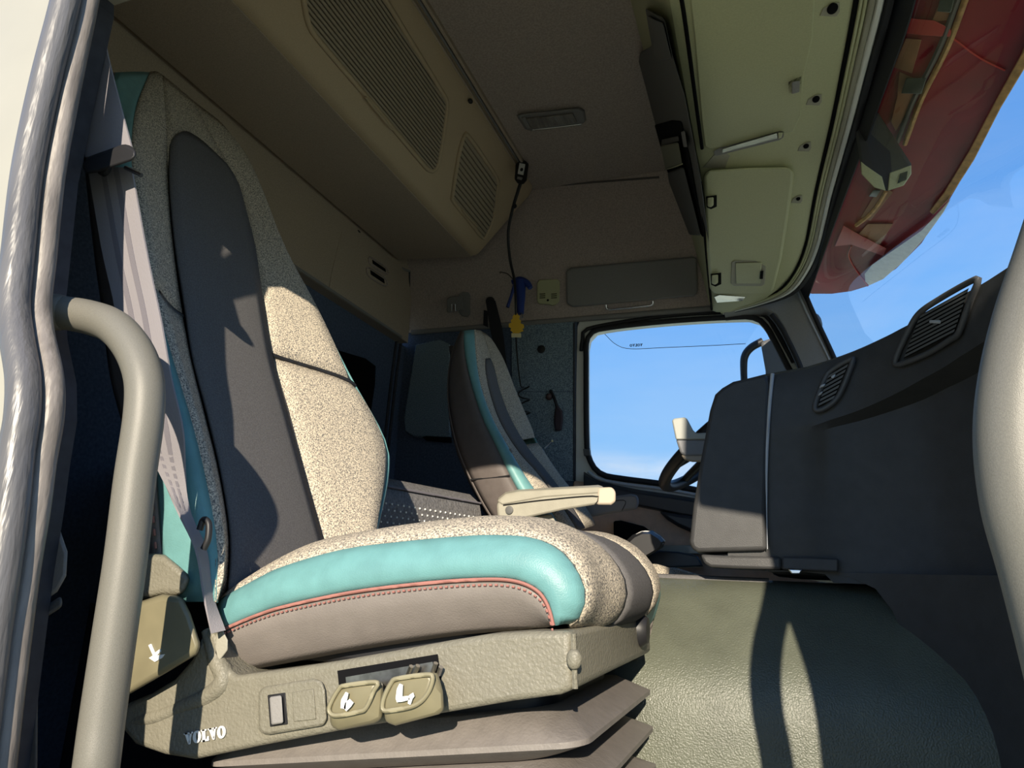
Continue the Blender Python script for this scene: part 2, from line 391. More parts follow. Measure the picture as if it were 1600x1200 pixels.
# the two tubular weatherstrips round the door opening
t1 = [(118, -90), (103, 0), (70, 133), (43, 267), (28, 400), (21, 470), (25, 520), (36, 590), (35, 650), (27, 700), (17, 790), (3, 890), (-14, 1000), (-40, 1200), (-50, 1300)]
s1 = M().tube([PY(a, b, Yn-.006) for a, b in t1], .0165, 14, 110)
t2 = [(152, -90), (138, 0), (110, 133), (85, 267), (70, 400), (62, 470), (66, 520), (80, 590), (80, 650), (68, 720), (57, 800), (40, 900), (20, 1050), (2, 1200), (-8, 1300)]
s2 = M().tube([PY(a, b, Yn+.02) for a, b in t2], .0125, 12, 110)
thing('door_seal', 'double grey rubber weatherstrip along the cream door pillar', 'door seal',
      [Pt('outer_bead', s1, SEAL, smooth=70), Pt('inner_bead', s2, SEALL, smooth=70)])

# front wall below the windshield and the cab front
m = M().bb(.56, .60, .45, 2.70, -.6, .33)
struct('wall_front', m, NAVYD, label='dark bulkhead in front of the dashboard')

# ------------------------------------------------------------------ windshield
WSY, WSX = [.40, .90, 1.23, 1.57, 2.0, 2.53, 2.7], [.238, .252, .243, .210, .167, .118, .100]
def wsx(y, z): return float(np.interp(y, WSY, WSX))-.35*(z-1.05)
ys = [.46+(2.60-.46)*i/40 for i in range(41)]
def wtop(y): return 1.06
m = M()
for off in (0,):
    m.grid([[Vector((wsx(y, z), y, z)) for y in ys] for z in [.30+.80*k/12 for k in range(13)]])
frit = M()
def band(u0, u1, d, th=.003):
    mm = M(); L = []
    for y in ys:
        if y < .6: continue
        zt = wtop(y); a, b = zt-u0, zt-u1
        p, q = Vector((wsx(y, a)-d, y, a)), Vector((wsx(y, b)-d, y, b))
        L.append([p, q, q+Vector((th, 0, 0)), p+Vector((th, 0, 0))])
    return mm.loft(L)
struct('window_2', m, WSG, [Pt('black_border', band(-.03, .078, .004), RUBBER, smooth=60)],
       label='wide curved windshield', smooth=80)

# far A-pillar trim between the driver door and the windshield
pil = [(1130, 488), (1180, 474), (1210, 456), (1232, 438), (1252, 436), (1262, 462), (1304, 556), (1320, 640), (1250, 640), (1247, 568), (1226, 515), (1212, 492), (1196, 483), (1160, 484)]
m = M(); a = [PY(x, y, 2.56) for x, y in pil]; m.prism(a, (0, .10, 0))
rb = M().tube([PY(x, y, 2.555) for x, y in [(1253, 446), (1270, 487), (1302, 556), (1315, 590)]], .008, 8)
rb2 = M().tube([PY(x, y, 2.555) for x, y in [(1205, 492), (1222, 515), (1248, 568), (1258, 600)]], .010, 8)
rb3 = M().tube([PY(x, y, 2.558) for x, y in [(1246, 455), (1262, 492), (1294, 558), (1308, 592)]], .004, 8)
struct('trim_3', m, GREYM, [Pt('glass_seal', rb, RUBBER, smooth=60), Pt('door_gasket', rb2, RUBBER, smooth=60), Pt('bright_edge', rb3, DASHL, smooth=60)], label='grey trim of the far windshield pillar', bevel=.01)

# ------------------------------------------------------------------ driver door with its window
Yd = 2.64
win = [(917, 560), (919, 532), (935, 517), (1040, 504), (1160, 497), (1185, 501), (1199, 515), (1228, 570), (1262, 640), (1275, 780), (1150, 776), (1045, 758), (970, 748), (940, 741), (924, 722), (918, 690)]
wl = crs([PY(a, b, Yd) for a, b in win], 64, True)
frame_px = [(900, 500), (1215, 478), (1300, 560), (1330, 900), (1330, 1010), (898, 1010)]
fo = [PY(a, b, Yd) for a, b in frame_px]
# the door slab: ring between the outline and the window, then the lower panel
cen = sum(wl, Vector())/len(wl)
def ray_out(p):
    d = p-cen; best = 9e9
    for a, b in zip(fo, fo[1:]+fo[:1]):
        e = b-a; den = d.x*e.z-d.z*e.x
        if abs(den) < 1e-9: continue
        t = ((a.x-cen.x)*e.z-(a.z-cen.z)*e.x)/den; s_ = ((a.x-cen.x)*d.z-(a.z-cen.z)*d.x)/den
        if t > 0 and -1e-6 <= s_ <= 1+1e-6: best = min(best, t)
    return cen+d*best
out = [ray_out(p) for p in wl]; out = [p if (p-cen).length > (q-cen).length else q for p, q in zip(out, wl)]
dm = M(); bk = Vector((0, .05, 0)); dm.loft([wl, out, [p+bk for p in out], [p+bk for p in wl], wl], cap=False)
gasket = M().tube([p+Vector((0, -.012, 0)) for p in wl], .011, 8, 96, closed=True)
gk2 = M().tube([PY(a, b, Yd-.012) for a, b in [(908, 548), (911, 528), (924, 512), (1040, 494), (1160, 487), (1195, 493), (1210, 512), (1240, 566)]], .008, 8)
pane = M().prism([p+Vector((0, .012, 0)) for p in wl], (0, .004, 0))
strap_clip = M().prism([PY(a, b, Yd-.03) for a, b in [(911, 701), (921, 702), (922, 712), (912, 712)]], (0, .02, 0))
panel = M().prism([PY(a, b, Yd) for a, b in [(898, 752), (930, 756), (980, 768), (1110, 790), (1280, 800), (1280, 990), (898, 990)]], (0, -.03, 0))
upper = M().loft([[PY(a, b, Yd-.03) for a, b in q] for q in ([(905, 742), (895, 775), (895, 745)],)] and
                 [[PY(a, t, Yd-.005), PY(a, t+6, Yd-.055), PY(a, bt, Yd-.05), PY(a, bt+4, Yd-.02)] for a, t, bt in
                  [(912, 736, 768), (930, 748, 776), (960, 757, 784), (1000, 765, 790), (1050, 772, 800), (1110, 782, 812), (1200, 790, 820)]])
pull = M().prism([PY(a, b, Yd-.06) for a, b in [(1028, 798), (1060, 803), (1120, 812), (1120, 842), (1085, 834), (1058, 822), (1042, 812)]], (0, .04, 0))
pock = M().prism([PY(a, b, Yd-.055) for a, b in [(958, 814), (970, 813), (1005, 822), (1024, 836), (1028, 870), (990, 900), (960, 900)]], (0, .03, 0))
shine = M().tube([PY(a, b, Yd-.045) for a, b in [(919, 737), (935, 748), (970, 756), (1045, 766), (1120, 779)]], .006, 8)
struct('door_1', dm, WHITEP, [Pt('card', panel, DOORB, bevel=.01), Pt('upper_rail', upper, DOORD, [Pt('rail_highlight', shine, DASHL, smooth=60)], bevel=.004),
       Pt('armrest_pull', pull, DOORD, bevel=.012), Pt('pocket', pock, HOLE, bevel=.006), Pt('outer_gasket', gk2, RUBBER, smooth=60), Pt('gasket_clip', strap_clip, GREYP, bevel=.002)],
       label='driver door with brown card and white painted frame', bevel=.003)
# wind deflector lettering reads mirrored from inside
struct('window_1', pane, GLASSM, [Pt('window_gasket', gasket, RUBBER, smooth=60)], label='side window of the driver door')
dpx = [(944, 521), (962, 538), (985, 545), (1040, 543), (1110, 540), (1165, 537), (1186, 505), (1160, 499), (1040, 506)]
dl = [PY(a, b, Yd+.075) for a, b in dpx]
dm = M().prism(dl, (0, .004, 0))
ed = M().tube([PY(a, b, Yd+.074) for a, b in dpx[:6]], .0012, 6, 30)
def volvo(c, ex, ez, h, mirror=False, th=.0012, nrm=None):
    """Slab-serif lettering VOLVO as flat raised shapes; c = lower-left corner, ex along, ez up (unit)."""
    m = M(); nrm = nrm or ex.cross(ez); nv = nrm*th; x = 0
    def bar(pts):
        m.prism([c+ex*(a*h)+ez*(b*h) for a, b in pts], nv)
    def letV(x):
        bar([(x+.02, 1), (x+.34, 1), (x+.60, .2), (x+.44, 0), (x+.42, 0)]); bar([(x+.62, 1), (x+.80, 1), (x+.56, 0), (x+.42, 0), (x+.50, .25)])
        bar([(x-.06, 1), (x+.42, 1), (x+.42, .87), (x-.06, .87)]); bar([(x+.54, 1), (x+.90, 1), (x+.90, .87), (x+.54, .87)])
        return x+.92
    def letO(x):
        A = [2*math.pi*i/20 for i in range(20)]
        for i in range(20):
            a, b = A[i], A[(i+1) % 20]; q = lambda t, rx, rz: (x+.47+rx*math.cos(t), .5+rz*math.sin(t))
            bar([q(a, .45, .52), q(b, .45, .52), q(b, .17, .36), q(a, .17, .36)])
        return x+.98
    def letL(x):
        bar([(x+.12, 1), (x+.42, 1), (x+.42, 0), (x+.12, 0)]); bar([(x, 1), (x+.56, 1), (x+.56, .87), (x, .87)]); bar([(x, 0), (x+.80, 0), (x+.80, .38), (x+.70, .38), (x+.58, .14), (x, .14)])
        return x+.86
    for ch in 'VOLVO': x = {'V': letV, 'O': letO, 'L': letL}[ch](x)
    return m
a, b = PY(1004, 541, Yd+.073), PY(984, 542, Yd+.073)
lt = volvo(a, (b-a).normalized(), Vector((0, 0, 1)), (b-a).length/4.6, nrm=Vector((0, -1, 0)))
thing('wind_deflector', 'clear acrylic wind deflector over the top of the driver window', 'wind deflector',
      [Pt('blade', dm, DEFL), Pt('lower_edge', ed, DOORD), Pt('lettering', lt, BLACK)])
# far exterior mirror, seen through the driver window
Ym = 2.95
arm = M().tube([PY(a, b, Ym) for a, b in [(1164, 620), (1162, 575), (1164, 556), (1174, 543), (1192, 533)]], [.014, .014, .016, .016], 10)
hs = M().loft([[PY(a, b, Ym-.02) for a, b in q] for q in ([(1188, 534), (1208, 527), (1224, 542), (1240, 590), (1236, 640), (1196, 640), (1196, 580)],)]+
              [[PY(a, b, Ym+.12) for a, b in [(1190, 538), (1207, 532), (1222, 545), (1236, 590), (1232, 635), (1198, 635), (1198, 580)]]])
stay = M().tube([PY(1225, 610, Ym+.04), PY(1262, 612, 2.70)], .014, 8)
cap2 = M().ball(PY(1270, 508, 2.85), (.035, .05, .05))
thing('door_mirror', 'blue-black mirror housing on an arm outside the driver window', 'mirror',
      [Pt('arm', arm, BLACK, smooth=60), Pt('housing', hs, GREYP, bevel=.012), Pt('stay', stay, BLACK, smooth=60), Pt('end_cap', cap2, GREYP, smooth=60)])

# ================================================================== OVERHEAD LOCKER (rear)
A_, B_ = Vector((-.836, 0, 1.5)), Vector((-1.08, 0, 1.23))
sd = (A_-B_).normalized(); nL = Vector((sd.z, 0, -sd.x))              # nL points forward and down, out of the face
def PL(px, py, d=0.0): return PP(px, py, nL, nL.dot(A_)+d)
yend = 2.40
sec = [(-.850, 1.499), (-.858, 1.478), (-.872, 1.462)]+[(-.872+(-1.065+.872)*t, 1.462+(1.247-1.462)*t) for t in (.25, .5, .75, 1)]+[(-1.075, 1.237), (-1.088, 1.231), (-1.105, 1.230), (-1.44, 1.258), (-1.453, 1.275), (-1.453, 1.499)]
def lsec(y, k, dx=0): # shrink towards the middle for the rounded end
    cx, cz = -1.15, 1.42
    return [Vector((cx+(x-cx)*k, y, cz+(z-cz)*k)) for x, z in sec]
body = M().loft([lsec(.66, 1), lsec(1.2, 1), lsec(2.2, 1), lsec(yend-.03, 1), lsec(yend-.01, .985), lsec(yend, .96)])
parts = [Pt('body', body, LOCK, smooth=35)]
under = M().prism([(-1.10, .70, 1.229), (-1.435, .70, 1.257), (-1.435, 2.385, 1.257), (-1.10, 2.385, 1.229)], (.0, 0, -.004))
parts.append(Pt('underside_panel', under, LOCKU, bevel=.002))
def shutter(out_px, nsl, hpx):
    ol = [PL(a, b) for a, b in out_px]
    O = [(p.y, (p-B_).dot(sd)) for p in ol]
    def at(y, s, d=0): return Vector((B_.x, y, B_.z))+sd*s+nL*d
    rim = M().tube([at(y, s, .001) for y, s in O], .0075, 8, 90, closed=True)
    back = M().prism([at(y, s, .0005) for y, s in O], nL*.001)
    subs = []
    s0, s1 = min(s for _, s in O)+.006, max(s for _, s in O)-.006
    def span(s):
        c = []
        for (ya, sa), (yb, sb) in zip(O, O[1:]+O[:1]):
            if (sa-s)*(sb-s) <= 0 and abs(sa-sb) > 1e-9: c.append(ya+(yb-ya)*(s-sa)/(sb-sa))
        return (min(c), max(c)) if len(c) > 1 else None
    p = (s1-s0)/nsl
    for i in range(nsl):
        a, b = s0+i*p+.0004, s0+(i+1)*p-.0012
        A, B = span(a), span(b)
        if not A or not B: continue
        mm = M(); e = .002
        q = lambda y, s, d: at(y, s, d)
        L = []
        for (s, d, S) in ((a, .0015, A), (a+p*.2, .0045, A), (b-p*.2, .0045, B), (b, .0015, B)):
            L.append((s, d, S))
        mm.loft([[q(S[0]+e, s, d) for s, d, S in L], [q(S[1]-e, s, d) for s, d, S in L]])
        subs.append(Pt('slat', mm, SLAT))
    hd = M().tube([PL(a, b, .012) for a, b in hpx], .004, 8)
    return Pt('roller_shutter', back, HOLE, subs+[Pt('shutter_rim', rim, LOCK, smooth=60), Pt('handle', hd, LOCK, smooth=60)])
parts.append(shutter([(462, -70), (474, 0), (482, 38), (502, 68), (580, 160), (652, 246), (670, 266), (682, 262), (690, 225), (698, 165), (692, 147), (640, 62), (600, -4), (560, -70)], 20, [(571, 152), (584, 168), (612, 202)]))
parts.append(shutter([(725, 212), (731, 212), (754, 244), (776, 279), (776, 300), (770, 342), (758, 369), (752, 369), (727, 338), (708, 314), (707, 303), (716, 245)], 12, [(722, 328), (732, 340), (745, 354)]))
parts.append(Pt('catch', M().ball(PL(735, 158, .006), (.008, .010, .008)), BLACK, smooth=60))
parts.append(Pt('rear_catch', M().ball(PZ(558, 362, 1.25), (.012, .016, .006)), BLACK, smooth=60))
fl = M().tube([PZ(a, b, 1.25) for a, b in [(163, 45), (330, 182), (497, 322), (520, 340), (545, 352), (575, 378), (620, 414), (640, 424)]], .0045, 6, 60)
parts.append(Pt('rear_flange', fl, GREYM, smooth=60))
thing('overhead_locker', 'long tan overhead locker with two ribbed roller shutters under the headliner', 'locker', parts)

# ceiling lamp
lm = [(-.0, 0)]
def PCe(px, py, d=0): return PZ(px, py, 1.5-d)
h = M().loft([[PCe(a, b, .0) for a, b in q] for q in ([(806, 180), (812, 177), (905, 167), (914, 172), (917, 188), (908, 196), (830, 205), (820, 202)],)]+
             [[PCe(a, b, .014) for a, b in [(810, 181), (815, 179), (903, 170), (911, 174), (913, 187), (905, 194), (831, 202), (823, 200)]]])
le = M().prism([PCe(a, b, .0145) for a, b in [(822, 184), (895, 176), (902, 189), (832, 199)]], (0, 0, -.008))
b1 = M().prism([PCe(a, b, .0145) for a, b in [(815, 183), (821, 182), (829, 198), (824, 199)]], (0, 0, -.006))
thing('ceiling_lamp', 'slim rectangular interior lamp set in the headliner', 'lamp', [Pt('bezel', h, GREYM, bevel=.003), Pt('lens', le, mat('lamp_diffuser', (.20, .18, .16), .25, (50, .3), (90, .004), .6, stretch=(1, .2, 1)), bevel=.002), Pt('switch', b1, GREYM, bevel=.001), Pt('chrome_edge', M().tube([PCe(a, b, .016) for a, b in [(832, 203), (870, 199), (908, 194)]], .002, 6), CHROME)])

# ================================================================== FRONT OVERHEAD SHELF
def zs(y): return float(np.interp(y, [.5, 1.6, 2.1, 2.52], [1.015, 1.012, 1.0, .972]))
def PS(px, py, d=0.0):
    p = PZ(px, py, 1.0)
    for _ in range(4): p = PZ(px, py, zs(p.y)-d)
    return p
front_px = [(1345, -90), (1334, 0), (1316, 100), (1296, 200), (1273, 300), (1258, 380), (1240, 425), (1215, 455)]
rear_px = [(1023, -90), (1042, 0), (1069, 150), (1093, 277), (1104, 390), (1110, 450), (1112, 487)]
FP = [PS(a, b) for a, b in front_px]; RP = [PS(a, b) for a, b in rear_px]
def xf(y): return float(np.interp(y, [p.y for p in FP], [p.x for p in FP]))
def xrr(y): return float(np.interp(y, [p.y for p in RP], [p.x for p in RP]))
loops = []
for i in range(31):
    y = .64+(2.56-.64)*i/30; z = zs(y); a, b = xrr(y), xf(y)
    k = max(0, (y-2.40)/.16); b = b-(b-a)*.55*k*k
    loops.append([Vector(q) for q in ((-.300, y, 1.499), (a-.012, y, z+.055), (a-.004, y, z+.022), (a+.004, y, z+.006), (a+.016, y, z), ((a+b)/2, y, z-.004), (b-.012, y, z), (b, y, z+.006), (b+.045*(1-k), y, z+.020), (b+.02, y, 1.499))])
body = M().loft(loops)
parts = [Pt('body', body, SHELF, smooth=35)]
def plate(px, fn, d0, d1, mt, name, **k):
    a = [fn(x, y, d0) for x, y in px]; b_ = [fn(x, y, d1) for x, y in px]
    return Pt(name, M().loft([a, b_]), mt, **k)
big = [(1066, -60), (1078, 0), (1085, 60), (1096, 190), (1101, 228), (1108, 232), (1180, 222), (1240, 205), (1252, 180), (1256, 120), (1270, 60), (1273, 0), (1283, -60)]
parts.append(plate(big, PS, -.002, .004, SHELF, 'hatch', bevel=.003))
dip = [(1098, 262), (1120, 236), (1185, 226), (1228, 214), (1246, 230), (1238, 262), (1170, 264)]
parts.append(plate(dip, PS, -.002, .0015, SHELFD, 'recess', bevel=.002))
sm = [(1099, 275), (1106, 266), (1170, 262), (1232, 261), (1241, 268), (1240, 285), (1232, 340), (1222, 400), (1208, 454), (1200, 458), (1118, 459), (1109, 452), (1104, 390)]
hp = Pt('hatch', M().loft([[PS(a, b, -.002) for a, b in sm], [PS(a, b, .016) for a, b in sm]]), SHELF,
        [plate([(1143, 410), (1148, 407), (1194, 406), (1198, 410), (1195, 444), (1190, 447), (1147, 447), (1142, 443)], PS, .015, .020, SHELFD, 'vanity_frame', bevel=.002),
         plate([(1149, 411), (1190, 410), (1188, 443), (1150, 443)], PS, .019, .023, SHELF, 'vanity_cover', bevel=.002),
         plate([(1188, 424), (1193, 423), (1192, 436), (1187, 436)], PS, .022, .026, HOLE, 'vanity_catch', bevel=.001)], bevel=.010, bsegs=3)
parts.append(hp)
for q in ([(1232, 128), (1240, 124), (1252, 119), (1252, 146), (1238, 150), (1232, 147)],):
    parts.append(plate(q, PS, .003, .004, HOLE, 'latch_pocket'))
    parts.append(plate([(1237, 128), (1250, 126), (1249, 144), (1237, 147)], PS, .003, .013, GREYM, 'latch', bevel=.002))
for x, y in ((1111, 316), (1118, 437)):
    parts.append(plate([(x-8, y-9), (x+9, y-11), (x+9, y+7), (x, y+11), (x-7, y+8)], PS, .015, .0175, HOLE, 'latch_pocket', bevel=.001))
    parts.append(plate([(x-6, y-7), (x+4, y-8), (x+4, y+5), (x-1, y+8), (x-6, y+6)], PS, .017, .026, SHELF, 'latch', bevel=.003))
lampb = [(1115, 236), (1122, 232), (1218, 204), (1226, 205), (1224, 215), (1218, 219), (1122, 243), (1116, 243)]
parts.append(plate(lampb, PS, .0, .004, GREYM, 'reading_lamp', bevel=.001, subs=[
    plate([(1128, 233), (1214, 208), (1215, 216), (1128, 239)], PS, .004, .010, mat('clear_ribbed_lens', (.75, .78, .70), .15, (60, .25), (120, .003), .6, stretch=(.3, 1, 1)), 'lens', bevel=.002),
    plate([(1216, 207), (1223, 207), (1221, 215), (1216, 217)], PS, .004, .009, SHELF, 'switch', bevel=.001)]))
for x, y, k in ((1297, 16, 1.25), (1272, 157, 1.0), (1257, 230, .85), (1245, 312, .72)):
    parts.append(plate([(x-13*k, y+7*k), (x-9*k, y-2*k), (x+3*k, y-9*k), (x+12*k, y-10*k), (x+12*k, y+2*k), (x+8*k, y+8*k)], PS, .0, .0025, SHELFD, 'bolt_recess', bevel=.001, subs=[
        Pt('bolt', M().ball(PS(x+3*k, y-2*k, .003), (.0075*k, .011*k, .004)), HOLE, smooth=60)]))
parts.append(plate([(1116, 464), (1124, 461), (1165, 464), (1160, 470), (1120, 473)], PS, .0, .005, CHROME, 'end_lamp', bevel=.001))
for q in ([(1052, -60), (1065, 0), (1074, 60), (1086, 150), (1097, 232)], [(1095, 285), (1099, 340), (1104, 400), (1112, 484)]):
    parts.append(Pt('edge_groove', M().tube([PS(a, b, .002) for a, b in q], .004, 6), HOLE, smooth=60))
thing('overhead_shelf', 'beige plastic overhead shelf with hatches above the windshield', 'shelf', parts)
def strip(off, rad, z=0.0, to=None):
    P2 = []
    for i, (a, b) in enumerate(front_px+[(1175, 474), (1125, 488)]):
        k = [1.25, 1.15, .95, .8, .66, .55, .5, .45, .2, .12][i]; P2.append(PS(a+off*k, b+off*k*.12, -z))
    return M().tube(P2, rad, 6, 50)
thing('windshield_header_trim', 'row of narrow beige and grey trim strips along the windshield top', 'trim', [
    Pt('groove', strip(4, .006, .006), HOLE, smooth=60), Pt('bright_strip', strip(10, .0035), SHELF, smooth=60), Pt('bright_strip', strip(16, .0035), SHELF, smooth=60),
    Pt('broad_strip', strip(24, .007, .004), SHELFD, smooth=60), Pt('pale_strip', strip(35, .0075, .006), WHITEP, smooth=60), Pt('rubber_strip', strip(48, .010, .008), RUBBER, smooth=60)])

# dark header with its radio bay, between shelf and headliner
nH = (.45, 0, .15); cH = .45*-.16+.15*1.05
inH = Vector((-.45, 0, -.15)).normalized()
def PHd(px, py, d=0.0): return PP(px, py, nH, cH-d*.4743)
hd = [(1008, 12), (1024, 22), (1038, 28), (1050, 84), (1070, 150), (1095, 280), (1108, 380), (1108, 402), (1080, 396), (1066, 380), (1045, 285), (1015, 160), (998, 96), (1000, 82), (1018, 72)]
parts = [Pt('panel', M().loft([[PHd(a, b, -.03) for a, b in hd], [PHd(a, b, .012) for a, b in hd]]), GREYP, bevel=.006),
         plate([(1012, 24), (1022, 30), (1036, 36), (1049, 92), (1030, 95), (1020, 85)], PHd, .011, .018, GREYP, 'upper_cover', bevel=.003),
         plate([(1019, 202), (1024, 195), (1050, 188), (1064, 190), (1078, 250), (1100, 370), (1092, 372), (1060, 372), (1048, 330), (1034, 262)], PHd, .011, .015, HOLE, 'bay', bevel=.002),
         plate([(1032, 228), (1060, 222), (1066, 256), (1040, 265)], PHd, .014, .030, mat('radio_face', (.22, .23, .16), .4, None, None, .4), 'radio', bevel=.004),
         plate([(1034, 218), (1060, 212), (1061, 221), (1033, 228)], PHd, .014, .024, GREYP, 'radio_edge', bevel=.002),
         plate([(1064, 206), (1070, 204), (1074, 230), (1068, 230)], PHd, .014, .022, GREYM, 'knob', bevel=.002),
         plate([(1043, 270), (1068, 260), (1078, 300), (1095, 368), (1066, 366), (1054, 340)], PHd, .014, .024, GREYP, 'tray_cover', bevel=.006),
         Pt('bright_edge', M().tube([PHd(a, b, .031) for a, b in [(1040, 265), (1054, 261), (1066, 256)]], .0015, 6), SHELF)]
thing('header_console', 'dark grey header console with a small radio above the beige shelf', 'console', parts)

# ================================================================== THINGS ON THE FAR WALL
def PUd(px, py, d=0.0): return PU(px, py, d)
# roller blind
blind = [(884, 424), (892, 418), (1082, 401), (1089, 404), (1090, 456), (1084, 463), (895, 480), (885, 474)]
parts = [plate(blind, PUd, -.005, .024, GREYM, 'case', bevel=.007),
         Pt('pull_bar', M().tube([PUd(a, b, .03) for a, b in [(947, 476), (948, 482), (958, 483), (1010, 478), (1019, 476), (1020, 470)]], .004, 8), CHROME, smooth=60)]
thing('sun_visor', 'folded dark grey side visor above the driver window', 'sun visor', parts)
# sensor box
bx = [(839, 442), (843, 437), (871, 436), (875, 440), (874, 470), (870, 476), (862, 478), (858, 476), (842, 475), (839, 471)]
parts = [plate(bx, PUd, -.003, .016, SHELF, 'case', bevel=.004)]
for i in range(3):
    for x in (843, 861):
        y = 459+3*i
        parts.append(plate([(x, y), (x+9, y-.8), (x+9, y+.6), (x, y+1.2)], PUd, .0155, .017, HOLE, 'grille_slot'))
parts.append(Pt('button', M().ball(PUd(856, 469, .0165), (.005, .003, .005)), HOLE, smooth=60))
thing('cabin_sensor', 'small square beige sensor box with vent slots on the side trim', 'sensor', parts)
# coat hook
parts = [plate([(717, 459), (722, 456), (731, 456), (735, 461), (735, 490), (731, 495), (722, 494), (717, 488)], PUd, -.002, .010, GREYM, 'plate', bevel=.004),
         plate([(698, 468), (702, 464), (722, 462), (724, 484), (712, 486), (711, 476), (708, 476), (707, 488), (699, 488)], PUd, .010, .030, GREYM, 'hook', bevel=.003),
         Pt('steel_pin', M().tube([PUd(706, 475, .034), PUd(706, 486, .034)], .002, 6), CHROME), Pt('steel_pin', M().tube([PUd(711, 475, .034), PUd(712, 486, .034)], .002, 6), CHROME)]
thing('coat_hook', 'grey folding coat hook on the taupe side trim', 'hook', parts)
# driver seat belt on its upper anchor
an = M().lathe(PUd(767, 470, 0), inU, [(.017, 0), (.017, .016), (.012, .022), (.001, .022)])
pl = plate([(756, 484), (762, 486), (763, 512), (755, 508)], PUd, 0, .012, BLACK, 'guide', bevel=.003)
eA = [PUd(759, 470, .024), PY(767, 520, 2.50), PY(781, 580, 2.45), PY(800, 650, 2.43), PY(830, 760, 2.42)]
eB = [PUd(774, 470, .024), PY(786, 520, 2.50), PY(794, 580, 2.45), PY(818, 650, 2.43), PY(850, 760, 2.42)]
parts = [Pt('anchor', an, BLACK, smooth=40), pl, Pt('webbing', M().ribbon(eA, eB, 30, .003), BELTK, smooth=60)]
thing('driver_seat_belt', 'black seat belt hanging from an anchor behind the driver seat', 'seat belt', parts)
# wall strap
kn = M().ball(PY(858, 620, YW-.016), (.014, .014, .014))
bl = [(869, 632), (873, 634), (879, 642), (880, 655), (878, 672), (872, 674), (867, 673), (865, 660), (866, 645)]
parts = [Pt('stud', kn, mat('brown_stud', (.10, .06, .055), .4), smooth=60), Pt('tie', M().tube([PY(860, 610, YW-.012), PY(866, 622, YW-.02), PY(870, 634, YW-.018)], .006, 8), BLACK, smooth=60),
         Pt('pouch', M().loft([[PY(a, b, YW-.008) for a, b in bl], [PY(872+(a-872)*.9, 653+(b-653)*.95, YW-.03) for a, b in bl]]), mat('plum_strap', (.05, .035, .045), .7), bevel=.006)]
thing('wall_strap', 'dark plum strap hung on a round stud by the driver door', 'strap', parts)

# handset with its cable, blow gun, air freshener
hs = [(806, 256), (811, 251), (821, 251), (826, 256), (823, 282), (818, 288), (809, 287), (804, 280)]
Yc = 2.185
parts = [Pt('housing', M().loft([[PY(a, b, Yc+.02) for a, b in hs], [PY(a, b, Yc) for a, b in hs]]), BLACK, bevel=.004),
         Pt('face_plate', M().prism([PY(a, b, Yc-.001) for a, b in [(812, 255), (821, 257), (818, 274), (809, 272)]], (0, -.003, 0)), WHITE, bevel=.001),
         Pt('button', M().ball(PY(815, 265, Yc-.005), (.006, .003, .007)), BLACK, smooth=60),
         Pt('lower_key', M().prism([PY(a, b, Yc-.001) for a, b in [(809, 276), (817, 278), (815, 282), (808, 280)]], (0, -.003, 0)), GREYM, bevel=.001),
         Pt('cable', M().tube([PY(813, 287, Yc), PY(809, 300, Yc+.02), PY(800, 330, Yc+.06), PY(794, 365, Yc+.10), PY(797, 405, Yc+.14), PY(804, 440, 2.335), PY(806, 480, 2.335), PY(807, 540, 2.42), PY(813, 600, 2.50), PY(818, 605, 2.53)], [.007, .0055, .0055, .005, .004, .003, .0025], 8, 60), BLACK, smooth=60),
         Pt('cable_clip', M().ball(PY(804, 322, Yc+.045), (.009, .008, .009)), BLACK, smooth=60)]
thing('cabled_handset', 'small black and white handset clipped to the headliner with a long black cable', 'handset', parts)
cl = []
for i in range(56):
    t = i/55; a = t*2*math.pi*4.5
    c = PY(818+3*t, 604+92*t, 2.54); cl.append(c+Vector((.022*math.cos(a), .018*math.sin(a), .010*math.sin(a))))
thing('coiled_cord', 'thin black coiled cord hanging beside the driver backrest', 'cord', one(M().tube(cl, .003, 6, 160), BLACK, smooth=60))
Yg = 2.40
g1 = [PY(a, b, Yg) for a, b in [(812, 440), (813, 460), (813, 478), (813, 490)]]
parts = [Pt('grip', M().tube(g1, [.026, .021, .017, .014], 12, 14), BLUEP, smooth=60),
         Pt('head', M().tube([PY(a, b, Yg) for a, b in [(800, 441), (812, 438), (824, 443), (829, 450)]], [.010, .016, .014, .010], 10, 14), BLUEP, smooth=60),
         Pt('trigger', M().tube([PY(a, b, Yg-.02) for a, b in [(804, 446), (799, 462), (793, 480)]], [.008, .006, .007], 8), BLUEP, smooth=60),
         Pt('nozzle', M().tube([PY(815, 489, Yg), PY(816, 496, Yg)], .004, 8), CHROME, smooth=60),
         Pt('hanger', M().tube([PY(a, b, Yg-.005) for a, b in [(803, 438), (793, 428), (781, 425), (782, 427)]], .0025, 6), BROWN, smooth=60)]
thing('air_blow_gun', 'blue pistol-shaped air blow gun hanging by the driver belt', 'air gun', parts)
tree = [(806, 486), (809, 491), (812, 494), (811, 498), (814, 501), (813, 505), (818, 507), (819, 512), (816, 514), (818, 517), (813, 519), (811, 520), (811, 521), (801, 521), (801, 519), (797, 516), (799, 513), (795, 511), (795, 506), (799, 504), (798, 500), (801, 498), (801, 494), (804, 491)]
parts = [Pt('tree', M().prism([PY(a, b, 2.345) for a, b in tree], (0, .002, 0)), YELLOW),
         Pt('trunk', M().prism([PY(a, b, 2.345) for a, b in [(799, 520.5), (814, 520.5), (814, 527), (799, 527)]], (0, .002, 0)), YELLOWP),
         Pt('string', M().tube([PY(806, 487, 2.346), PY(806, 470, 2.345), PY(804, 452, 2.345)], .0012, 6), BLACK)]
thing('air_freshener', 'yellow tree-shaped card air freshener on a string', 'air freshener', parts)

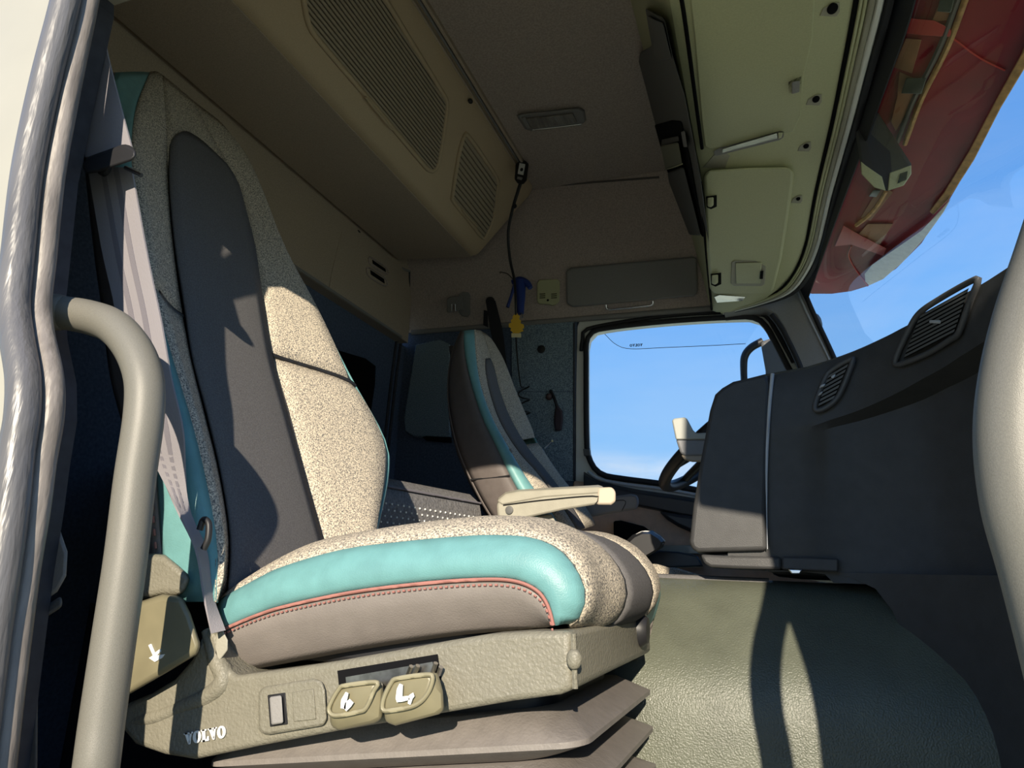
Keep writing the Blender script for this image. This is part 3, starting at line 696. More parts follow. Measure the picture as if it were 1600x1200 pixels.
# ================================================================== PASSENGER SEAT (near)
bA, bB = Vector((-.72, 0, .034)), Vector((-1.15, 0, .93))
nS = Vector((bB.z-bA.z, 0, bA.x-bB.x)).normalized()                     # out of the backrest face: forward and up
def PB(px, py, d=0.0): return PP(px, py, nS, nS.dot(bA)+d)
NV = 40
rN2 = [PB(a, b, d) for a, b, d in [(338, 940, .03), (338, 850, .035), (318, 740, .04), (298, 660, .04), (268, 560, .035), (240, 460, .03), (218, 350, .02), (205, 250, .01), (212, 170, 0), (234, 113, -.01)]]
rN3 = [PB(a, b, d) for a, b, d in [(352, 940, 0), (357, 840, 0), (342, 740, 0), (320, 650, 0), (298, 560, 0), (283, 480, 0), (270, 380, 0), (262, 270, 0), (258, 195, .003), (252, 118, -.006)]]
rN4 = [PB(a, b, d) for a, b, d in [(530, 940, 0), (500, 850, 0), (470, 740, 0), (444, 640, 0), (421, 560, 0), (405, 460, 0), (393, 390, 0), (375, 300, 0), (325, 205, .003), (300, 158, -.004)]]
rN5 = [PB(a, b, d) for a, b, d in [(572, 940, .03), (586, 840, .045), (605, 740, .06), (600, 685, .065), (548, 590, .06), (500, 495, .04), (447, 395, .022), (408, 295, .012), (382, 240, .004), (350, 200, -.003)]]
# side rows: teal edge, then the shell behind
def shift(r_, dv, mul=None): return [p+Vector(dv)*(mul[i] if mul else 1) for i, p in enumerate(r_)]
back = -nS
rN1 = [PY(a, b, y) for a, b, y in [(262, 940, .745), (252, 850, .74), (246, 760, .735), (240, 660, .735), (218, 560, .735), (205, 460, .74), (190, 360, .75), (178, 260, .76), (172, 180, .78), (180, 114, .80)]]
rN0 = [PY(a, b, y) for a, b, y in [(248, 940, .76), (240, 850, .755), (235, 760, .75), (228, 660, .75), (204, 560, .75), (188, 460, .755), (172, 360, .765), (158, 260, .775), (150, 180, .795), (160, 120, .82)]]
rN6 = [p+back*t+Vector((0, .01, 0)) for p, t in zip(rN5, [.10, .11, .13, .13, .12, .10, .08, .07, .06, .05])]
rN7 = [p+back*.05+Vector((0, -.03, 0)) for p in rN6]
rN8 = [p+back*.05+Vector((0, .04, 0)) for p in rN0]
def strips(rows, m=6, n=NV): return patch(rows, n, m)
G = strips([rN0, rN1, rN2, rN3, rN4, rN5, rN6], 6)
def sl_(g, a, b, j0=0, j1=None): return [r_[j0:j1] for r_ in g[a:b+1]]
def panel_pt(name, g, mt, amt, sgn=1, fade=None, **k): return Pt(name, M().grid(puff(g, amt, sgn, fade)), mt, smooth=80, solid=.006, **k)
C0 = int(np.argmin([abs(pj(p)[1]-558) for p in G[24]]))      # where the crease between lower bolster and shoulder runs
C1 = int(np.argmin([abs(pj(p)[1]-475) for p in G[15]])); SG = 1
def stitch(g, row, off, n=60, rad=.0016):
    L = crs([p+off for p in g[row]], n*2); mm = M()
    for i in range(0, n*2-1, 2): mm.tube([L[i], L[i+1]], rad, 5)
    return mm
# charcoal centre panel with rounded top, tweed round it
def inset(g, keep): return [r_[:keep] for r_ in g]
def crow(t, tip):
    L = [PB(x0+(x1-x0)*t, y, .0) for x0, x1, y in [(352, 530, 940), (357, 500, 845), (342, 470, 740), (320, 444, 645), (298, 421, 560), (284, 406, 470), (271, 394, 385)]]
    return L+[PB(*q, .002) for q in tip]
cen_g = patch([crow(0, [(263, 300), (262, 250), (264, 224), (272, 213)]), crow(.33, [(297, 300), (292, 240), (289, 216), (288, 208)]), crow(.66, [(331, 300), (325, 255), (320, 236), (314, 224)]), crow(1, [(380, 330), (371, 295), (362, 276), (350, 258)])], 40, 3)
cen_g = [[p+nS*.006 for p in r_] for r_ in cen_g]
head = sl_(G, 18, 24, 26, None)
head = [[p+nS*.000 for p in r_] for r_ in head]
parts = [panel_pt('side_shell', sl_(G, 0, 6), TAUPE, .004, SG, subs=[Pt('stitching', stitch(G, 6, Vector((-.004, -.006, 0))), STITCH)]),
         panel_pt('teal_edge', sl_(G, 6, 12), TEAL, .006, SG),
         panel_pt('bolster', sl_(G, 12, 18, 0, C1+1), GREYF, .008, SG), panel_pt('shoulder_panel', sl_(G, 12, 18, C1, None), GREYF, .008, SG, fade=.3),
         panel_pt('head_panel', head, GREYF, .0, SG),
         panel_pt('centre_panel', cen_g, NAVYF, .004, SG),
         panel_pt('bolster', sl_(G, 24, 30, 0, C0+1), GREYF, .016, SG),
         panel_pt('shoulder_panel', sl_(G, 24, 30, C0, None), GREYF, .012, SG, fade=.3),
         panel_pt('teal_edge', sl_(G, 30, 36), TEAL, .004, SG)]
bs = patch([rN6, rN7, rN8, rN0], NV, 4)
parts.append(Pt('back_shell', M().grid(bs), BROWN, smooth=80, solid=.006))
pip = crs([r_[C0]-nS*.001 for r_ in G[24:31]], 14)
parts.append(Pt('crease', M().tube(pip, .0045, 6), BLACK, smooth=60))
parts.append(Pt('crease', M().tube([r_[C1]-nS*.001 for r_ in G[14:19]], .004, 6), BLACK, smooth=60))
parts.append(Pt('piping', M().tube([p+nS*.004 for p in crs(G[24][:C0], 30)], .0028, 6, 60), TAUPE, smooth=60))

# --- cushion
Yc0 = .765
k0 = [PY(a, b, .785) for a, b in [(366, 1050), (450, 1034), (560, 1014), (700, 993), (800, 983), (866, 978)]]
k1 = [PY(a, b, .752) for a, b in [(348, 985), (400, 963), (450, 947), (550, 926), (650, 913), (740, 906), (800, 907), (838, 921), (857, 945), (866, 977)]]
k2 = [PY(a, b, .772) for a, b in [(345, 934), (400, 908), (450, 884), (540, 858), (620, 847), (720, 838), (780, 836), (840, 842), (880, 862), (905, 895), (916, 930), (908, 962), (890, 976)]]
k3 = [PY(a, b, .84) for a, b in [(420, 888), (500, 853), (600, 834), (700, 820), (780, 814)]]+[Vector(q) for q in [(-.262, .85, .060), (-.218, .85, .034), (-.196, .85, -.008), (-.206, .85, -.045), (-.232, .84, -.065)]]
prof = [(-.74, -.02), (-.60, .010), (-.45, .042), (-.32, .062), (-.26, .060), (-.212, .036), (-.184, -.005), (-.192, -.042), (-.225, -.066)]
k4 = [Vector((x, .93, z)) for x, z in prof]
k5 = [Vector((x+.004, 1.10, z)) for x, z in prof]
k6 = [Vector((x-.004, 1.20, z+.006)) for x, z in prof]
k7 = [Vector((x-.02, 1.262, z-.03)) for x, z in prof]
k8 = [Vector((x-.04, 1.27, z*.3-.11)) for x, z in prof]
CG = patch([k0, k1, k2, k3, k4, k5, k6, k7, k8], 40, 6)
CS = -1
def cpt(name, a, b, mt, amt, **k): return Pt(name, M().grid(puff(sl_(CG, a, b), amt, CS)), mt, smooth=80, solid=.006, **k)
cush = [cpt('cushion_side', 0, 6, TAUPE, .006, subs=[Pt('red_piping', M().tube([p+Vector((0, -.004, 0)) for p in CG[6]], .0022, 6, 90), STITCH, smooth=60), Pt('stitching', stitch(CG, 6, Vector((0, -.005, -.006)), 70, .0012), STITCH)]),
        cpt('cushion_teal_edge', 6, 12, TEAL, .010), cpt('cushion_bolster', 12, 24, GREYF, .006),
        cpt('cushion_centre', 24, 30, NAVYF, .003), cpt('cushion_bolster', 30, 36, GREYF, .005), cpt('cushion_teal_edge', 36, 42, TEAL, .004), cpt('cushion_side', 42, 48, TAUPE, .003),
        Pt('cushion_pan', M().bb(-.66, -.27, .80, 1.25, -.115, -.06), BLACK, bevel=.01)]
parts += cush

# --- base
Yb = .735
bpoly = [(192, 1100), (232, 1084), (268, 1062), (296, 1030), (314, 988), (326, 980), (336, 992), (346, 1034), (364, 1056), (440, 1046), (520, 1034), (620, 1016), (700, 1001), (760, 991), (830, 986), (893, 986), (897, 1077), (875, 1086), (800, 1096), (690, 1115), (525, 1143), (400, 1167), (300, 1188), (252, 1180), (206, 1164), (186, 1140)]
fr = [PY(a, b, Yb) for a, b in bpoly]
base = M(); cz = sum((p.z for p in fr))/len(fr)
def sq(p, y, k): return Vector((p.x*(1-k)+(-.42)*k, y, p.z*(1-k)+cz*k))
base.loft([[sq(p, Yb, .012) for p in fr], [sq(p, Yb+.008, 0) for p in fr], [sq(p, 1.19, 0) for p in fr], [sq(p, 1.21, .03) for p in fr]])
vline = M().tube([PY(a, b, Yb-.001) for a, b in [(896, 990), (899, 1076)]], .003, 6)
catch = M().ball(PY(897, 1030, Yb-.004), (.008, .006, .010))
swp = [(404, 1082), (412, 1073), (490, 1060), (503, 1064), (508, 1078), (511, 1124), (505, 1134), (420, 1148), (408, 1146), (404, 1138)]
def yp(px, d0, d1, mt, name, **k):
    return Pt(name, M().loft([[PY(a, b, Yb-d0) for a, b in px], [PY(a, b, Yb-d1) for a, b in px]]), mt, **k)
switch = yp(swp, -.004, .007, BASEP, 'switch_plate', bevel=.003, subs=[
    yp([(418, 1086), (446, 1082), (450, 1132), (422, 1136)], .006, .008, BLACK, 'switch_frame', bevel=.001),
    yp([(421, 1089), (440, 1086), (443, 1130), (424, 1133)], .007, .014, GREYM, 'rocker', bevel=.002),
    yp([(456, 1082), (490, 1076), (494, 1124), (459, 1128)], .006, .0085, BASEP, 'blank_plate', bevel=.001)])
rec = yp([(527, 1048), (684, 1022), (690, 1062), (530, 1076)], -.002, .0005, HOLE, 'lever_opening', subs=[
    yp([(540, 1058), (676, 1034), (680, 1062), (542, 1080)], .0, .002, mat('dull_steel', (.30, .29, .27), .35, (80, .3), None, .5, 1.0), 'lever_bracket'),
    ] + [Pt('spring_wire', M().tube([PY(a, b, Yb-.008), PY(c, d, Yb-.012)], .0028, 6), STEEL, smooth=60) for a, b, c, d in
         [(637, 1056, 643, 1041), (646, 1056, 653, 1040), (676, 1052, 681, 1036), (685, 1054, 689, 1042)]])
def paddle(front, backp, icon):
    b2 = M().loft([[PY(a, b, Yb-.045) for a, b in front], [PY(a, b, Yb-.035) for a, b in backp], [PY(a, b, Yb-.004) for a, b in backp]])
    fr_ = M().tube([PY(a, b, Yb-.046) for a, b in front], .0025, 6, 60, closed=True)
    return Pt('adjuster_paddle', b2, LEVER, [Pt('paddle_rim', fr_, mat('paddle_edge', (.27, .245, .16), .4), smooth=60), Pt('seat_symbol', icon, WHITE)], bevel=.004)
def icon(polys, d):
    mm = M()
    for q in polys: mm.prism([PY(a, b, Yb-d) for a, b in q], (0, -.0012, 0))
    return mm
ic1 = icon([[(541, 1081), (545, 1083), (542, 1097), (541, 1108), (533, 1106), (534, 1093)], [(540, 1098), (547, 1092), (553, 1098), (549, 1104), (542, 1111), (538, 1106)]], .0490)
ic2 = icon([[(625, 1068), (630, 1070), (629, 1088), (640, 1087), (641, 1093), (630, 1096), (621, 1097), (619, 1091), (621, 1076)], [(640, 1086), (646, 1082), (648, 1088), (645, 1092), (642, 1101), (638, 1099), (639, 1092)]], .0490)
p1 = paddle([(530, 1076), (540, 1071), (588, 1066), (584, 1080), (572, 1106), (560, 1112), (524, 1118), (514, 1110), (518, 1096)], [(534, 1074), (548, 1070), (598, 1064), (600, 1090), (597, 1124), (585, 1130), (530, 1142), (516, 1134), (515, 1112)], ic1)
p2 = paddle([(612, 1066), (622, 1060), (668, 1054), (676, 1060), (668, 1084), (648, 1102), (610, 1110), (598, 1108), (600, 1090)], [(618, 1063), (640, 1058), (684, 1050), (692, 1080), (694, 1110), (686, 1116), (618, 1134), (602, 1128), (600, 1110)], ic2)
a, b = PY(290, 1164, Yb-.0015), PY(353, 1152, Yb-.0015)
c, d = PY(290, 1164, Yb-.0015), PY(288, 1150, Yb-.0015)
ex = (b-a).normalized(); ez = (d-c)-ex*(d-c).dot(ex); ez.normalize()
lett = volvo(a, ex, ez, (b-a).length/4.55, th=.0015, nrm=Vector((0, -1, 0)))
hump = M().tube([PY(a, b, Yb+.006) for a, b in [(322, 985), (338, 1030), (352, 1062), (330, 1085), (290, 1102), (250, 1118), (205, 1128)]], [.006, .010, .013, .011, .009, .010, .006], 10, 40, flat=1.0)
parts += [Pt('base_shell', base, BASEP, [Pt('corner_joint', vline, BASEP, smooth=60), Pt('corner_catch', catch, BASEP, smooth=60), Pt('moulded_ridge', hump, BASEP, smooth=70), Pt('lettering', lett, WHITE)], bevel=.010, bsegs=3),
          switch, rec, p1, p2]
# recliner cover behind the belt anchor
rcp = [(196, 950), (254, 931), (283, 934), (296, 960), (312, 1010), (305, 1022), (262, 1048), (196, 1086)]
rc = M().loft([[PY(a, b, .69) for a, b in rcp], [PY(250+(a-250)*1.04, 1000+(b-1000)*1.04, .705) for a, b in rcp], [PY(250+(a-250)*1.04, 1000+(b-1000)*1.04, .80) for a, b in rcp]])
ic3 = M()
for q in ([(233, 1008), (237, 1006), (243, 1020), (251, 1014), (252, 1018), (246, 1024), (258, 1022), (254, 1028), (243, 1034), (234, 1028), (240, 1024)],):
    ic3.prism([PY(a, b, .6895) for a, b in q], (0, -.0012, 0))
shell = [(205, 940), (206, 905), (214, 876), (232, 865), (258, 868), (278, 884), (298, 902), (284, 930), (252, 929)]
sh = M().loft([[PY(a, b, .715) for a, b in shell], [PY(250+(a-250)*1.05, 905+(b-905)*1.05, .745) for a, b in shell], [PY(250+(a-250)*1.05, 905+(b-905)*1.05, .82) for a, b in shell]])
parts += [Pt('recliner_cover', rc, LEVER, [Pt('seat_symbol', ic3, WHITE)], bevel=.006), Pt('hinge_shell', sh, BASEP, bevel=.014, bsegs=3)]
# bellows
def rr(x0, x1, y0, y1, z, rad=.06, n=6, tilt=.0):
    L = []
    for cx, cy, a0 in ((x1-rad, y1-rad, 0), (x0+rad, y1-rad, 90), (x0+rad, y0+rad, 180), (x1-rad, y0+rad, 270)):
        for i in range(n+1):
            a = math.radians(a0+90*i/n); x = cx+rad*math.cos(a); L.append(Vector((x, cy+rad*math.sin(a), z+tilt*(x+.42))))
    return L
x1f = PY(893, 1000, Yb).x
loops = []; z = -.150
fold = []
for i in range(6):
    zt = -.172-.052*i
    fold.append([rr(-.66, x1f-.035, .80, 1.17, zt+.004, .05, tilt=.16), rr(-.675, x1f+.006+.004*i, .772-.004*i, 1.20, zt-.024, .03, tilt=.16), rr(-.675, x1f+.006+.004*i, .772-.004*i, 1.20, zt-.030, .03, tilt=.16), rr(-.66, x1f-.035, .81, 1.16, zt-.046, .05, tilt=.16)])
for fl_ in fold:
    parts.append(Pt('bellows_fold', M().loft(fl_), BELLOW, smooth=40))
parts.append(Pt('bellows_core', M().loft([rr(-.64, x1f-.05, .83, 1.14, -.13, .04, tilt=.0), rr(-.64, x1f-.05, .83, 1.14, -.56, .04)]), BLACK, smooth=40))
parts.append(Pt('front_knob', M().lathe((x1f-.016, 1.11, -.070), (1, 0, 0), [(.024, 0), (.024, .022), (.018, .030), (.001, .032)]), BLACK, smooth=40))
thing('cab_chair', 'large tweed and teal passenger seat with recline levers beside the open door', 'seat', parts)

# ================================================================== PASSENGER SEAT BELT
eA = [PY(152, -60, .60), PY(134, 140, .605), PY(127, 250, .615)]
eB = [PY(160, 30, .60), PY(185, 140, .605), PY(207, 240, .615)]
up = M().ribbon([PY(140, -60, .60), PY(136, 60, .602), PY(132, 160, .606), PY(134, 246, .615)], [PY(150, -60, .60), PY(164, 60, .602), PY(185, 150, .606), PY(208, 236, .615)], 20, .0025)
A2 = [PY(138, 262, .632), PY(160, 390, .65), PY(180, 480, .66), PY(196, 580, .67), PY(212, 660, .68), PY(240, 720, .69), PY(278, 800, .70), PY(306, 860, .705), PY(318, 930, .71), PY(330, 990, .715)]
B2 = [PY(206, 262, .632), PY(231, 400, .65), PY(252, 500, .66), PY(268, 590, .67), PY(286, 670, .68), PY(290, 740, .70), PY(297, 800, .72), PY(322, 860, .73), PY(332, 930, .73), PY(352, 985, .73)]
lowb = M().ribbon(A2, B2, 60, .0025)
stripe = []
for t0, t1 in ((.30, .42), (.60, .72)):
    a = [p.lerp(q, t0)+Vector((0, -.0016, 0)) for p, q in zip(A2, B2)]; b = [p.lerp(q, t1)+Vector((0, -.0016, 0)) for p, q in zip(A2, B2)]
    stripe.append(Pt('stripe', M().ribbon(a[:8], b[:8], 48, .0006), BELTD, smooth=60))
ring = M().tube([PY(a, b, .612) for a, b in [(132, 264), (140, 254), (172, 242), (198, 231), (210, 236), (212, 248), (200, 254), (172, 256), (144, 268)]], .008, 8, 60, closed=True)
ringp = M().loft([[PY(a, b, .598) for a, b in [(128, 256), (140, 244), (196, 224), (212, 232), (214, 244), (204, 252), (150, 270), (134, 272)]], [PY(a, b, .612) for a, b in [(128, 256), (140, 244), (196, 224), (212, 232), (214, 244), (204, 252), (150, 270), (134, 272)]]])
bolt = M().lathe(PY(166, 266, .625), (0, -1, 0), [(.010, 0), (.010, .006), (.006, .010), (.001, .011)])
pin = M().tube([PY(196, 262, .62), PY(221, 274, .625)], .003, 8)
tong = M().loft([[PY(a, b, .735) for a, b in q] for q in ([(338, 990), (348, 984), (356, 1000), (356, 1016), (342, 1034), (334, 1026)],)]+[[PY(a, b, .742) for a, b in [(338, 990), (348, 984), (356, 1000), (356, 1016), (342, 1034), (334, 1026)]]])
hookr = M().tube([PY(a, b, .70) for a, b in [(312, 828), (318, 812), (326, 818), (325, 842), (318, 858)]], .004, 8)
thing('passenger_seat_belt', 'pale grey seat belt running from a dark ring down beside the near seat', 'seat belt', [
    Pt('upper_webbing', up, BELT, smooth=60), Pt('lower_webbing', lowb, BELT, stripe, smooth=60), Pt('guide_ring', ringp, BLACK, bevel=.006), Pt('bolt', bolt, BLACK, smooth=40),
    Pt('pin', pin, CHROME, smooth=60), Pt('anchor_tongue', tong, FLEATH, bevel=.002), Pt('keeper_loop', hookr, BLACK, smooth=60)])

# ================================================================== GRAB HANDLES
Yh = .575
gh = M().tube([PY(a, b, y) for a, b, y in [(72, 487, .56), (100, 489, .57), (140, 496, Yh), (178, 511, Yh), (208, 545, Yh), (225, 592, Yh), (225, 650, Yh), (211, 750, Yh), (197, 870, Yh), (178, 1000, Yh), (160, 1125, Yh), (149, 1210, Yh), (136, 1300, Yh+.01)]], .0208, 18, 110)
ghc = M().lathe(PY(78, 487, .562), (PY(100, 489, .57)-PY(72, 487, .56)), [(.0218, -.008), (.0222, 0), (.0222, .012), (.0208, .016)])
thing('pillar_grab_handle', 'grey tubular grab handle on the cream door pillar beside the seat belt', 'handle', [Pt('tube', gh, TUBE, smooth=70), Pt('end_collar', ghc, TUBE, smooth=50)])
Ya = .56
ag = [(1730, 150), (1690, 260), (1648, 390), (1612, 500), (1590, 600), (1584, 690), (1596, 790), (1625, 890), (1655, 1000), (1680, 1100), (1700, 1200)]
ah = M().tube([PY(a, b, Ya) for a, b in ag], .0235, 18, 80)
thing('windshield_grab_handle', 'thick grey tubular grab handle on the windshield pillar by the dashboard', 'handle', [Pt('tube', ah, TUBE, smooth=70),
      Pt('end_collar', M().lathe(PY(1730, 150, Ya), PY(1690, 260, Ya)-PY(1730, 150, Ya), [(.027, -.02), (.027, .02), (.024, .03)]), TUBE, smooth=50)])

# ================================================================== ENGINE TUNNEL, DASHBOARD
tp = [(1.84, .006), (1.50, .008), (1.45, .004), (1.41, -.012), (1.37, -.04), (1.325, -.082), (1.285, -.125), (1.263, -.165), (1.252, -.22), (1.247, -.35), (1.245, -.555)]
tp2 = [(p.x, p.y) for p in crs([(a, b, 0) for a, b in tp], 46)]
nx = 40
tg = [[Vector((-.72+(1.20)*i/nx, y+.006*math.sin(11*(i/nx))*max(0, min(1, (1.36-y)*8)), z)) for y, z in tp2] for i in range(nx+1)]
tun = M().grid(tg)
thing('engine_tunnel', 'olive grained vinyl engine cover between the seats and under the dashboard', 'engine cover',
      [Pt('cover', tun, TUNNEL, smooth=80, solid=.008), Pt('top_edge', M().tube([(-.5, 1.46, .006), (-.3, 1.46, .006), (-.02, 1.46, .006)], .010, 8), NAVYF, smooth=60)])

cu = [(-.088, 1.388), (-.05, 1.389), (.0, 1.388), (.10, 1.372), (.175, 1.33), (.25, 1.25), (.295, 1.15), (.32, 1.04), (.345, .90), (.36, .78), (.37, .62), (.37, .53)]
cu = [(p.x, p.y) for p in crs([(a, b, 0) for a, b in cu], 60)]
def off(curve, d):                      # offset towards +X/+Y (away from the seats)
    o = []
    for i, (x, y) in enumerate(curve):
        x0, y0 = curve[max(0, i-1)]; x1, y1 = curve[min(len(curve)-1, i+1)]
        t = Vector((x1-x0, y1-y0)).normalized(); o.append((x-t.y*d, y+t.x*d))
    return o
def PD(px, py, d=0.0): return PC(px, py, off(cu, -d))
n = len(cu)
# height of the dash crest along the curve, from its outline against the windshield
top_px = [(1125, 603), (1150, 592), (1200, 579), (1250, 568), (1300, 555), (1350, 530), (1400, 505), (1450, 478), (1500, 449), (1550, 418), (1592, 389)]
TP = [PD(a, b) for a, b in top_px]
def cpos(x, y): return int(np.argmin([(x-a)**2+(y-b)**2 for a, b in cu]))
ti = sorted((cpos(p.x, p.y), p.z) for p in TP)
ztop = lambda i: float(np.interp(i, [a for a, _ in ti], [b for _, b in ti]))
low_px = [(1240, 668), (1270, 664), (1300, 652), (1340, 640), (1400, 612), (1450, 585), (1500, 553), (1550, 520), (1600, 480)]
LP_ = [PD(a, b) for a, b in low_px]; li = sorted((cpos(p.x, p.y), p.z) for p in LP_)
zlow = lambda i: float(np.interp(i, [a for a, _ in li], [b for _, b in li]))
i0 = li[0][0]
def reces(i): return max(0.0, min(1.0, (i-i0)/10.0))
loops = []
for i in range(n):
    x, y = cu[i]; zt = ztop(i); k = reces(i); zl = zlow(i) if i >= i0 else zlow(i0)
    fwd = (min(x+.16+.10, .50), y+.20) if i < 14 else (.56, y)
    def o(d): q = off(cu, d)[i]; return q
    P0 = []
    a = o(0); P0.append((a[0], a[1], zl-.004)); P0.append((a[0], a[1], zl+.006)); P0.append((*o(-.002), (zl+zt)/2)); P0.append((a[0], a[1], zt-.03)); P0.append((*o(.006), zt-.010)); P0.append((*o(.025), zt)); P0.append((*o(.09), zt+.002))
    d_ = .045*k
    P0 = [(*o(.10), .012), (*o(.012+d_*.6), .012), (*o(.008+d_), .06), (*o(.004+d_*1.2), .14), (*o(.002+d_), zl-.015)] + P0
    P0.append((*o(.14), zt-.02)); P0.append((*o(.14), .012))
    loops.append([Vector(p) for p in P0])
    if i < 9:
        for p in loops[-1]: p.z = max(p.z, .034)
dash = M().loft(loops)
# lower kick panel under the dash, right of the engine cover
kp = [(1200, 893), (1260, 894), (1330, 902), (1368, 920), (1395, 955), (1415, 1000), (1438, 1060), (1470, 1120), (1520, 1170), (1580, 1215), (1660, 1280)]
ku = off(cu, .02)
kl = []
for a, b in kp:
    p = PC(a, b, ku); kl.append(p)
kick = M(); L = []
for p in kl: L.append([Vector((p.x, p.y, .03)), Vector((p.x, p.y, p.z)), Vector((p.x+.02, p.y+.03, p.z-.004)), Vector((p.x+.02, p.y+.03, .03))])
kick.loft(L)
parts = [Pt('fascia', dash, DASH, smooth=40), Pt('kick_panel', kick, DASH, smooth=60)]
# central console side: proud panel left of the bright seam, lower lip, seam
def DPT(name, px, d0, d1, mt, **k): return plate(px, PD, d0, d1, mt, name, **k)
def cbox(px, y0, y1): return M().loft([[PY(a, b, y0) for a, b in px], [PY(a, b, y0)+Vector((0, y1-y0, 0)) for a, b in px]])
parts.append(Pt('console_side', cbox([(1128, 605), (1145, 595), (1198, 583), (1204, 600), (1199, 720), (1197, 800), (1199, 860), (1090, 863), (1080, 857), (1077, 846), (1083, 790), (1095, 715), (1109, 640), (1117, 615)], 1.382, 1.52), DASH, bevel=.008, bsegs=3))
parts.append(Pt('lower_lip', cbox([(1094, 866), (1130, 868), (1221, 870), (1221, 890), (1150, 888), (1110, 886), (1100, 880)], 1.388, 1.50), DASH, bevel=.005))
parts.append(DPT('lower_lip', [(1222, 870), (1270, 871), (1310, 873), (1310, 894), (1270, 892), (1222, 890)], -.03, .0008, DASH, bevel=.003))
parts.append(Pt('bright_seam', M().tube([PD(a, b, .004) for a, b in [(1207, 584), (1202, 640), (1198, 720), (1198, 790), (1199, 858)]], [.004, .0035, .003, .0015, .001], 6), DASHL, smooth=60))
parts.append(DPT('silver_tab', [(1231, 889), (1254, 890), (1250, 897), (1237, 897)], .0, .006, CHROME, bevel=.002))
def vent(outer, inner, nsl, tab):
    subs = []
    a0, a1, b1, b0 = inner               # corners: upper-left, upper-right, lower-right, lower-left
    for i in range(nsl):
        t = (i+.5)/nsl; w_ = .30/nsl
        q = lambda c0, c1, t: (c0[0]+(c1[0]-c0[0])*t, c0[1]+(c1[1]-c0[1])*t)
        l0, l1 = q(a0, b0, t-w_), q(a0, b0, t+w_); r0, r1 = q(a1, b1, t-w_), q(a1, b1, t+w_)
        subs.append(plate([l0, r0, r1, l1], PD, .003, .010, GREYP, 'slat'))
    subs.append(plate([inner[0], inner[1], inner[2], inner[3]], PD, .001, .003, HOLE, 'duct'))
    for t in tab: subs.append(plate(t, PD, .010, .016, DASHL, 'tab', bevel=.002))
    rim = M().tube([PD(a, b, .008) for a, b in outer], .005, 8, 70, closed=True)
    return Pt('air_vent', rim, DASHB, subs, smooth=60)
parts.append(vent([(1274, 640), (1276, 625), (1289, 592), (1300, 578), (1328, 562), (1332, 566), (1316, 608), (1303, 628), (1284, 640)], [(1294, 586), (1326, 567), (1302, 624), (1278, 636)], 7, [[(1282, 602), (1290, 599), (1288, 604), (1280, 607)], [(1280, 614), (1286, 611), (1284, 616), (1278, 619)], [(1298, 588), (1306, 584), (1304, 590), (1300, 592)]]))
parts.append(vent([(1404, 570), (1400, 560), (1418, 520), (1436, 490), (1470, 466), (1520, 438), (1528, 440), (1516, 470), (1498, 520), (1486, 530), (1450, 552)], [(1438, 492), (1514, 450), (1490, 520), (1412, 560)], 9, [[(1452, 500), (1470, 500), (1470, 506), (1452, 505)]]))
thing('dashboard', 'charcoal wraparound dashboard with two slatted air vents', 'dashboard', parts)
# reflective top pad / instrument cowl on the driver side (behind the console)
m = M().loft([[Vector((x0, y, .02)), Vector((x0-.02, y, zt-.04)), Vector((x0+.02, y, zt)), Vector((.46, y, zt-.03)), Vector((.46, y, .02))] for y, x0, zt in ((1.54, -.02, .41), (1.9, .06, .40), (2.3, .10, .38), (2.55, .14, .37))])
thing('driver_instrument_panel', 'dark driver side instrument panel behind the console', 'dashboard', one(m, DASH, bevel=.015))

# ------------------------------------------------------------------ steering wheel and pod
sw_c = Vector((.02, 2.10, .22)); ax = Vector((-.62, 0, .78)).normalized()
r0 = PY(1036, 765, 2.10)
a_ = ax.orthogonal().normalized(); b_ = ax.cross(a_)
R_ = .225
side = Vector((-.78, 0, -.62)).normalized()      # lowest, rearmost point of the rim
sw_c = PY(1040, 758, 2.06)-side*R_
rim = M().tube([sw_c+(side*math.cos(t)+Vector((0, 1, 0))*math.sin(t))*R_ for t in [2*math.pi*i/28 for i in range(28)]], .017, 12, 90, closed=True)
hub = M().lathe(sw_c+ax*-.03, ax, [(.09, 0), (.095, .02), (.07, .05), (.001, .055)], 24)
spk = [Pt('spoke', M().tube([sw_c, sw_c+(side*math.cos(t)+Vector((0, 1, 0))*math.sin(t))*(R_-.006)], .016, 8, flat=.5), BLACK, smooth=60) for t in (.6, -.6, math.pi/2+.5, -math.pi/2-.5)]
thing('steering_wheel', 'black steering wheel seen behind the charcoal console', 'steering wheel', [Pt('rim', rim, BLACK, smooth=60), Pt('hub', hub, BLACK, smooth=50)]+spk)
Yp = 1.62
up_ = [(1050, 657), (1053, 654), (1070, 652), (1074, 655), (1083, 672), (1088, 677), (1125, 675), (1125, 687), (1056, 687)]
lo_ = [(1056, 686), (1125, 686), (1125, 713), (1070, 713), (1063, 708)]
bt_ = [(1064, 711), (1125, 711), (1125, 722), (1082, 722), (1070, 719)]
def ppl(px, y0, y1): return M().loft([[PY(a, b, y0) for a, b in px], [PY(a, b, y1) for a, b in px]])
thing('phone_cradle', 'pale grey cradle on a dark bracket standing off the console', 'cradle', [
    Pt('tray', ppl(up_, Yp, Yp+.09), mat('cradle_grey', (.36, .37, .34), .5), bevel=.006), Pt('bracket', ppl(lo_, Yp+.004, Yp+.085), ARMD, bevel=.005), Pt('underside', ppl(bt_, Yp+.006, Yp+.08), mat('cradle_beige', (.34, .29, .23), .5), bevel=.004), Pt('mount_arm', M().tube([PY(1120, 700, Yp+.05), Vector((.03, 1.66, .27))], .014, 8), ARMD, smooth=60)])
pg = [PY(a, b, 1.75) for a, b in [(1072, 720), (1062, 735), (1054, 752), (1048, 770), (1060, 800)]]

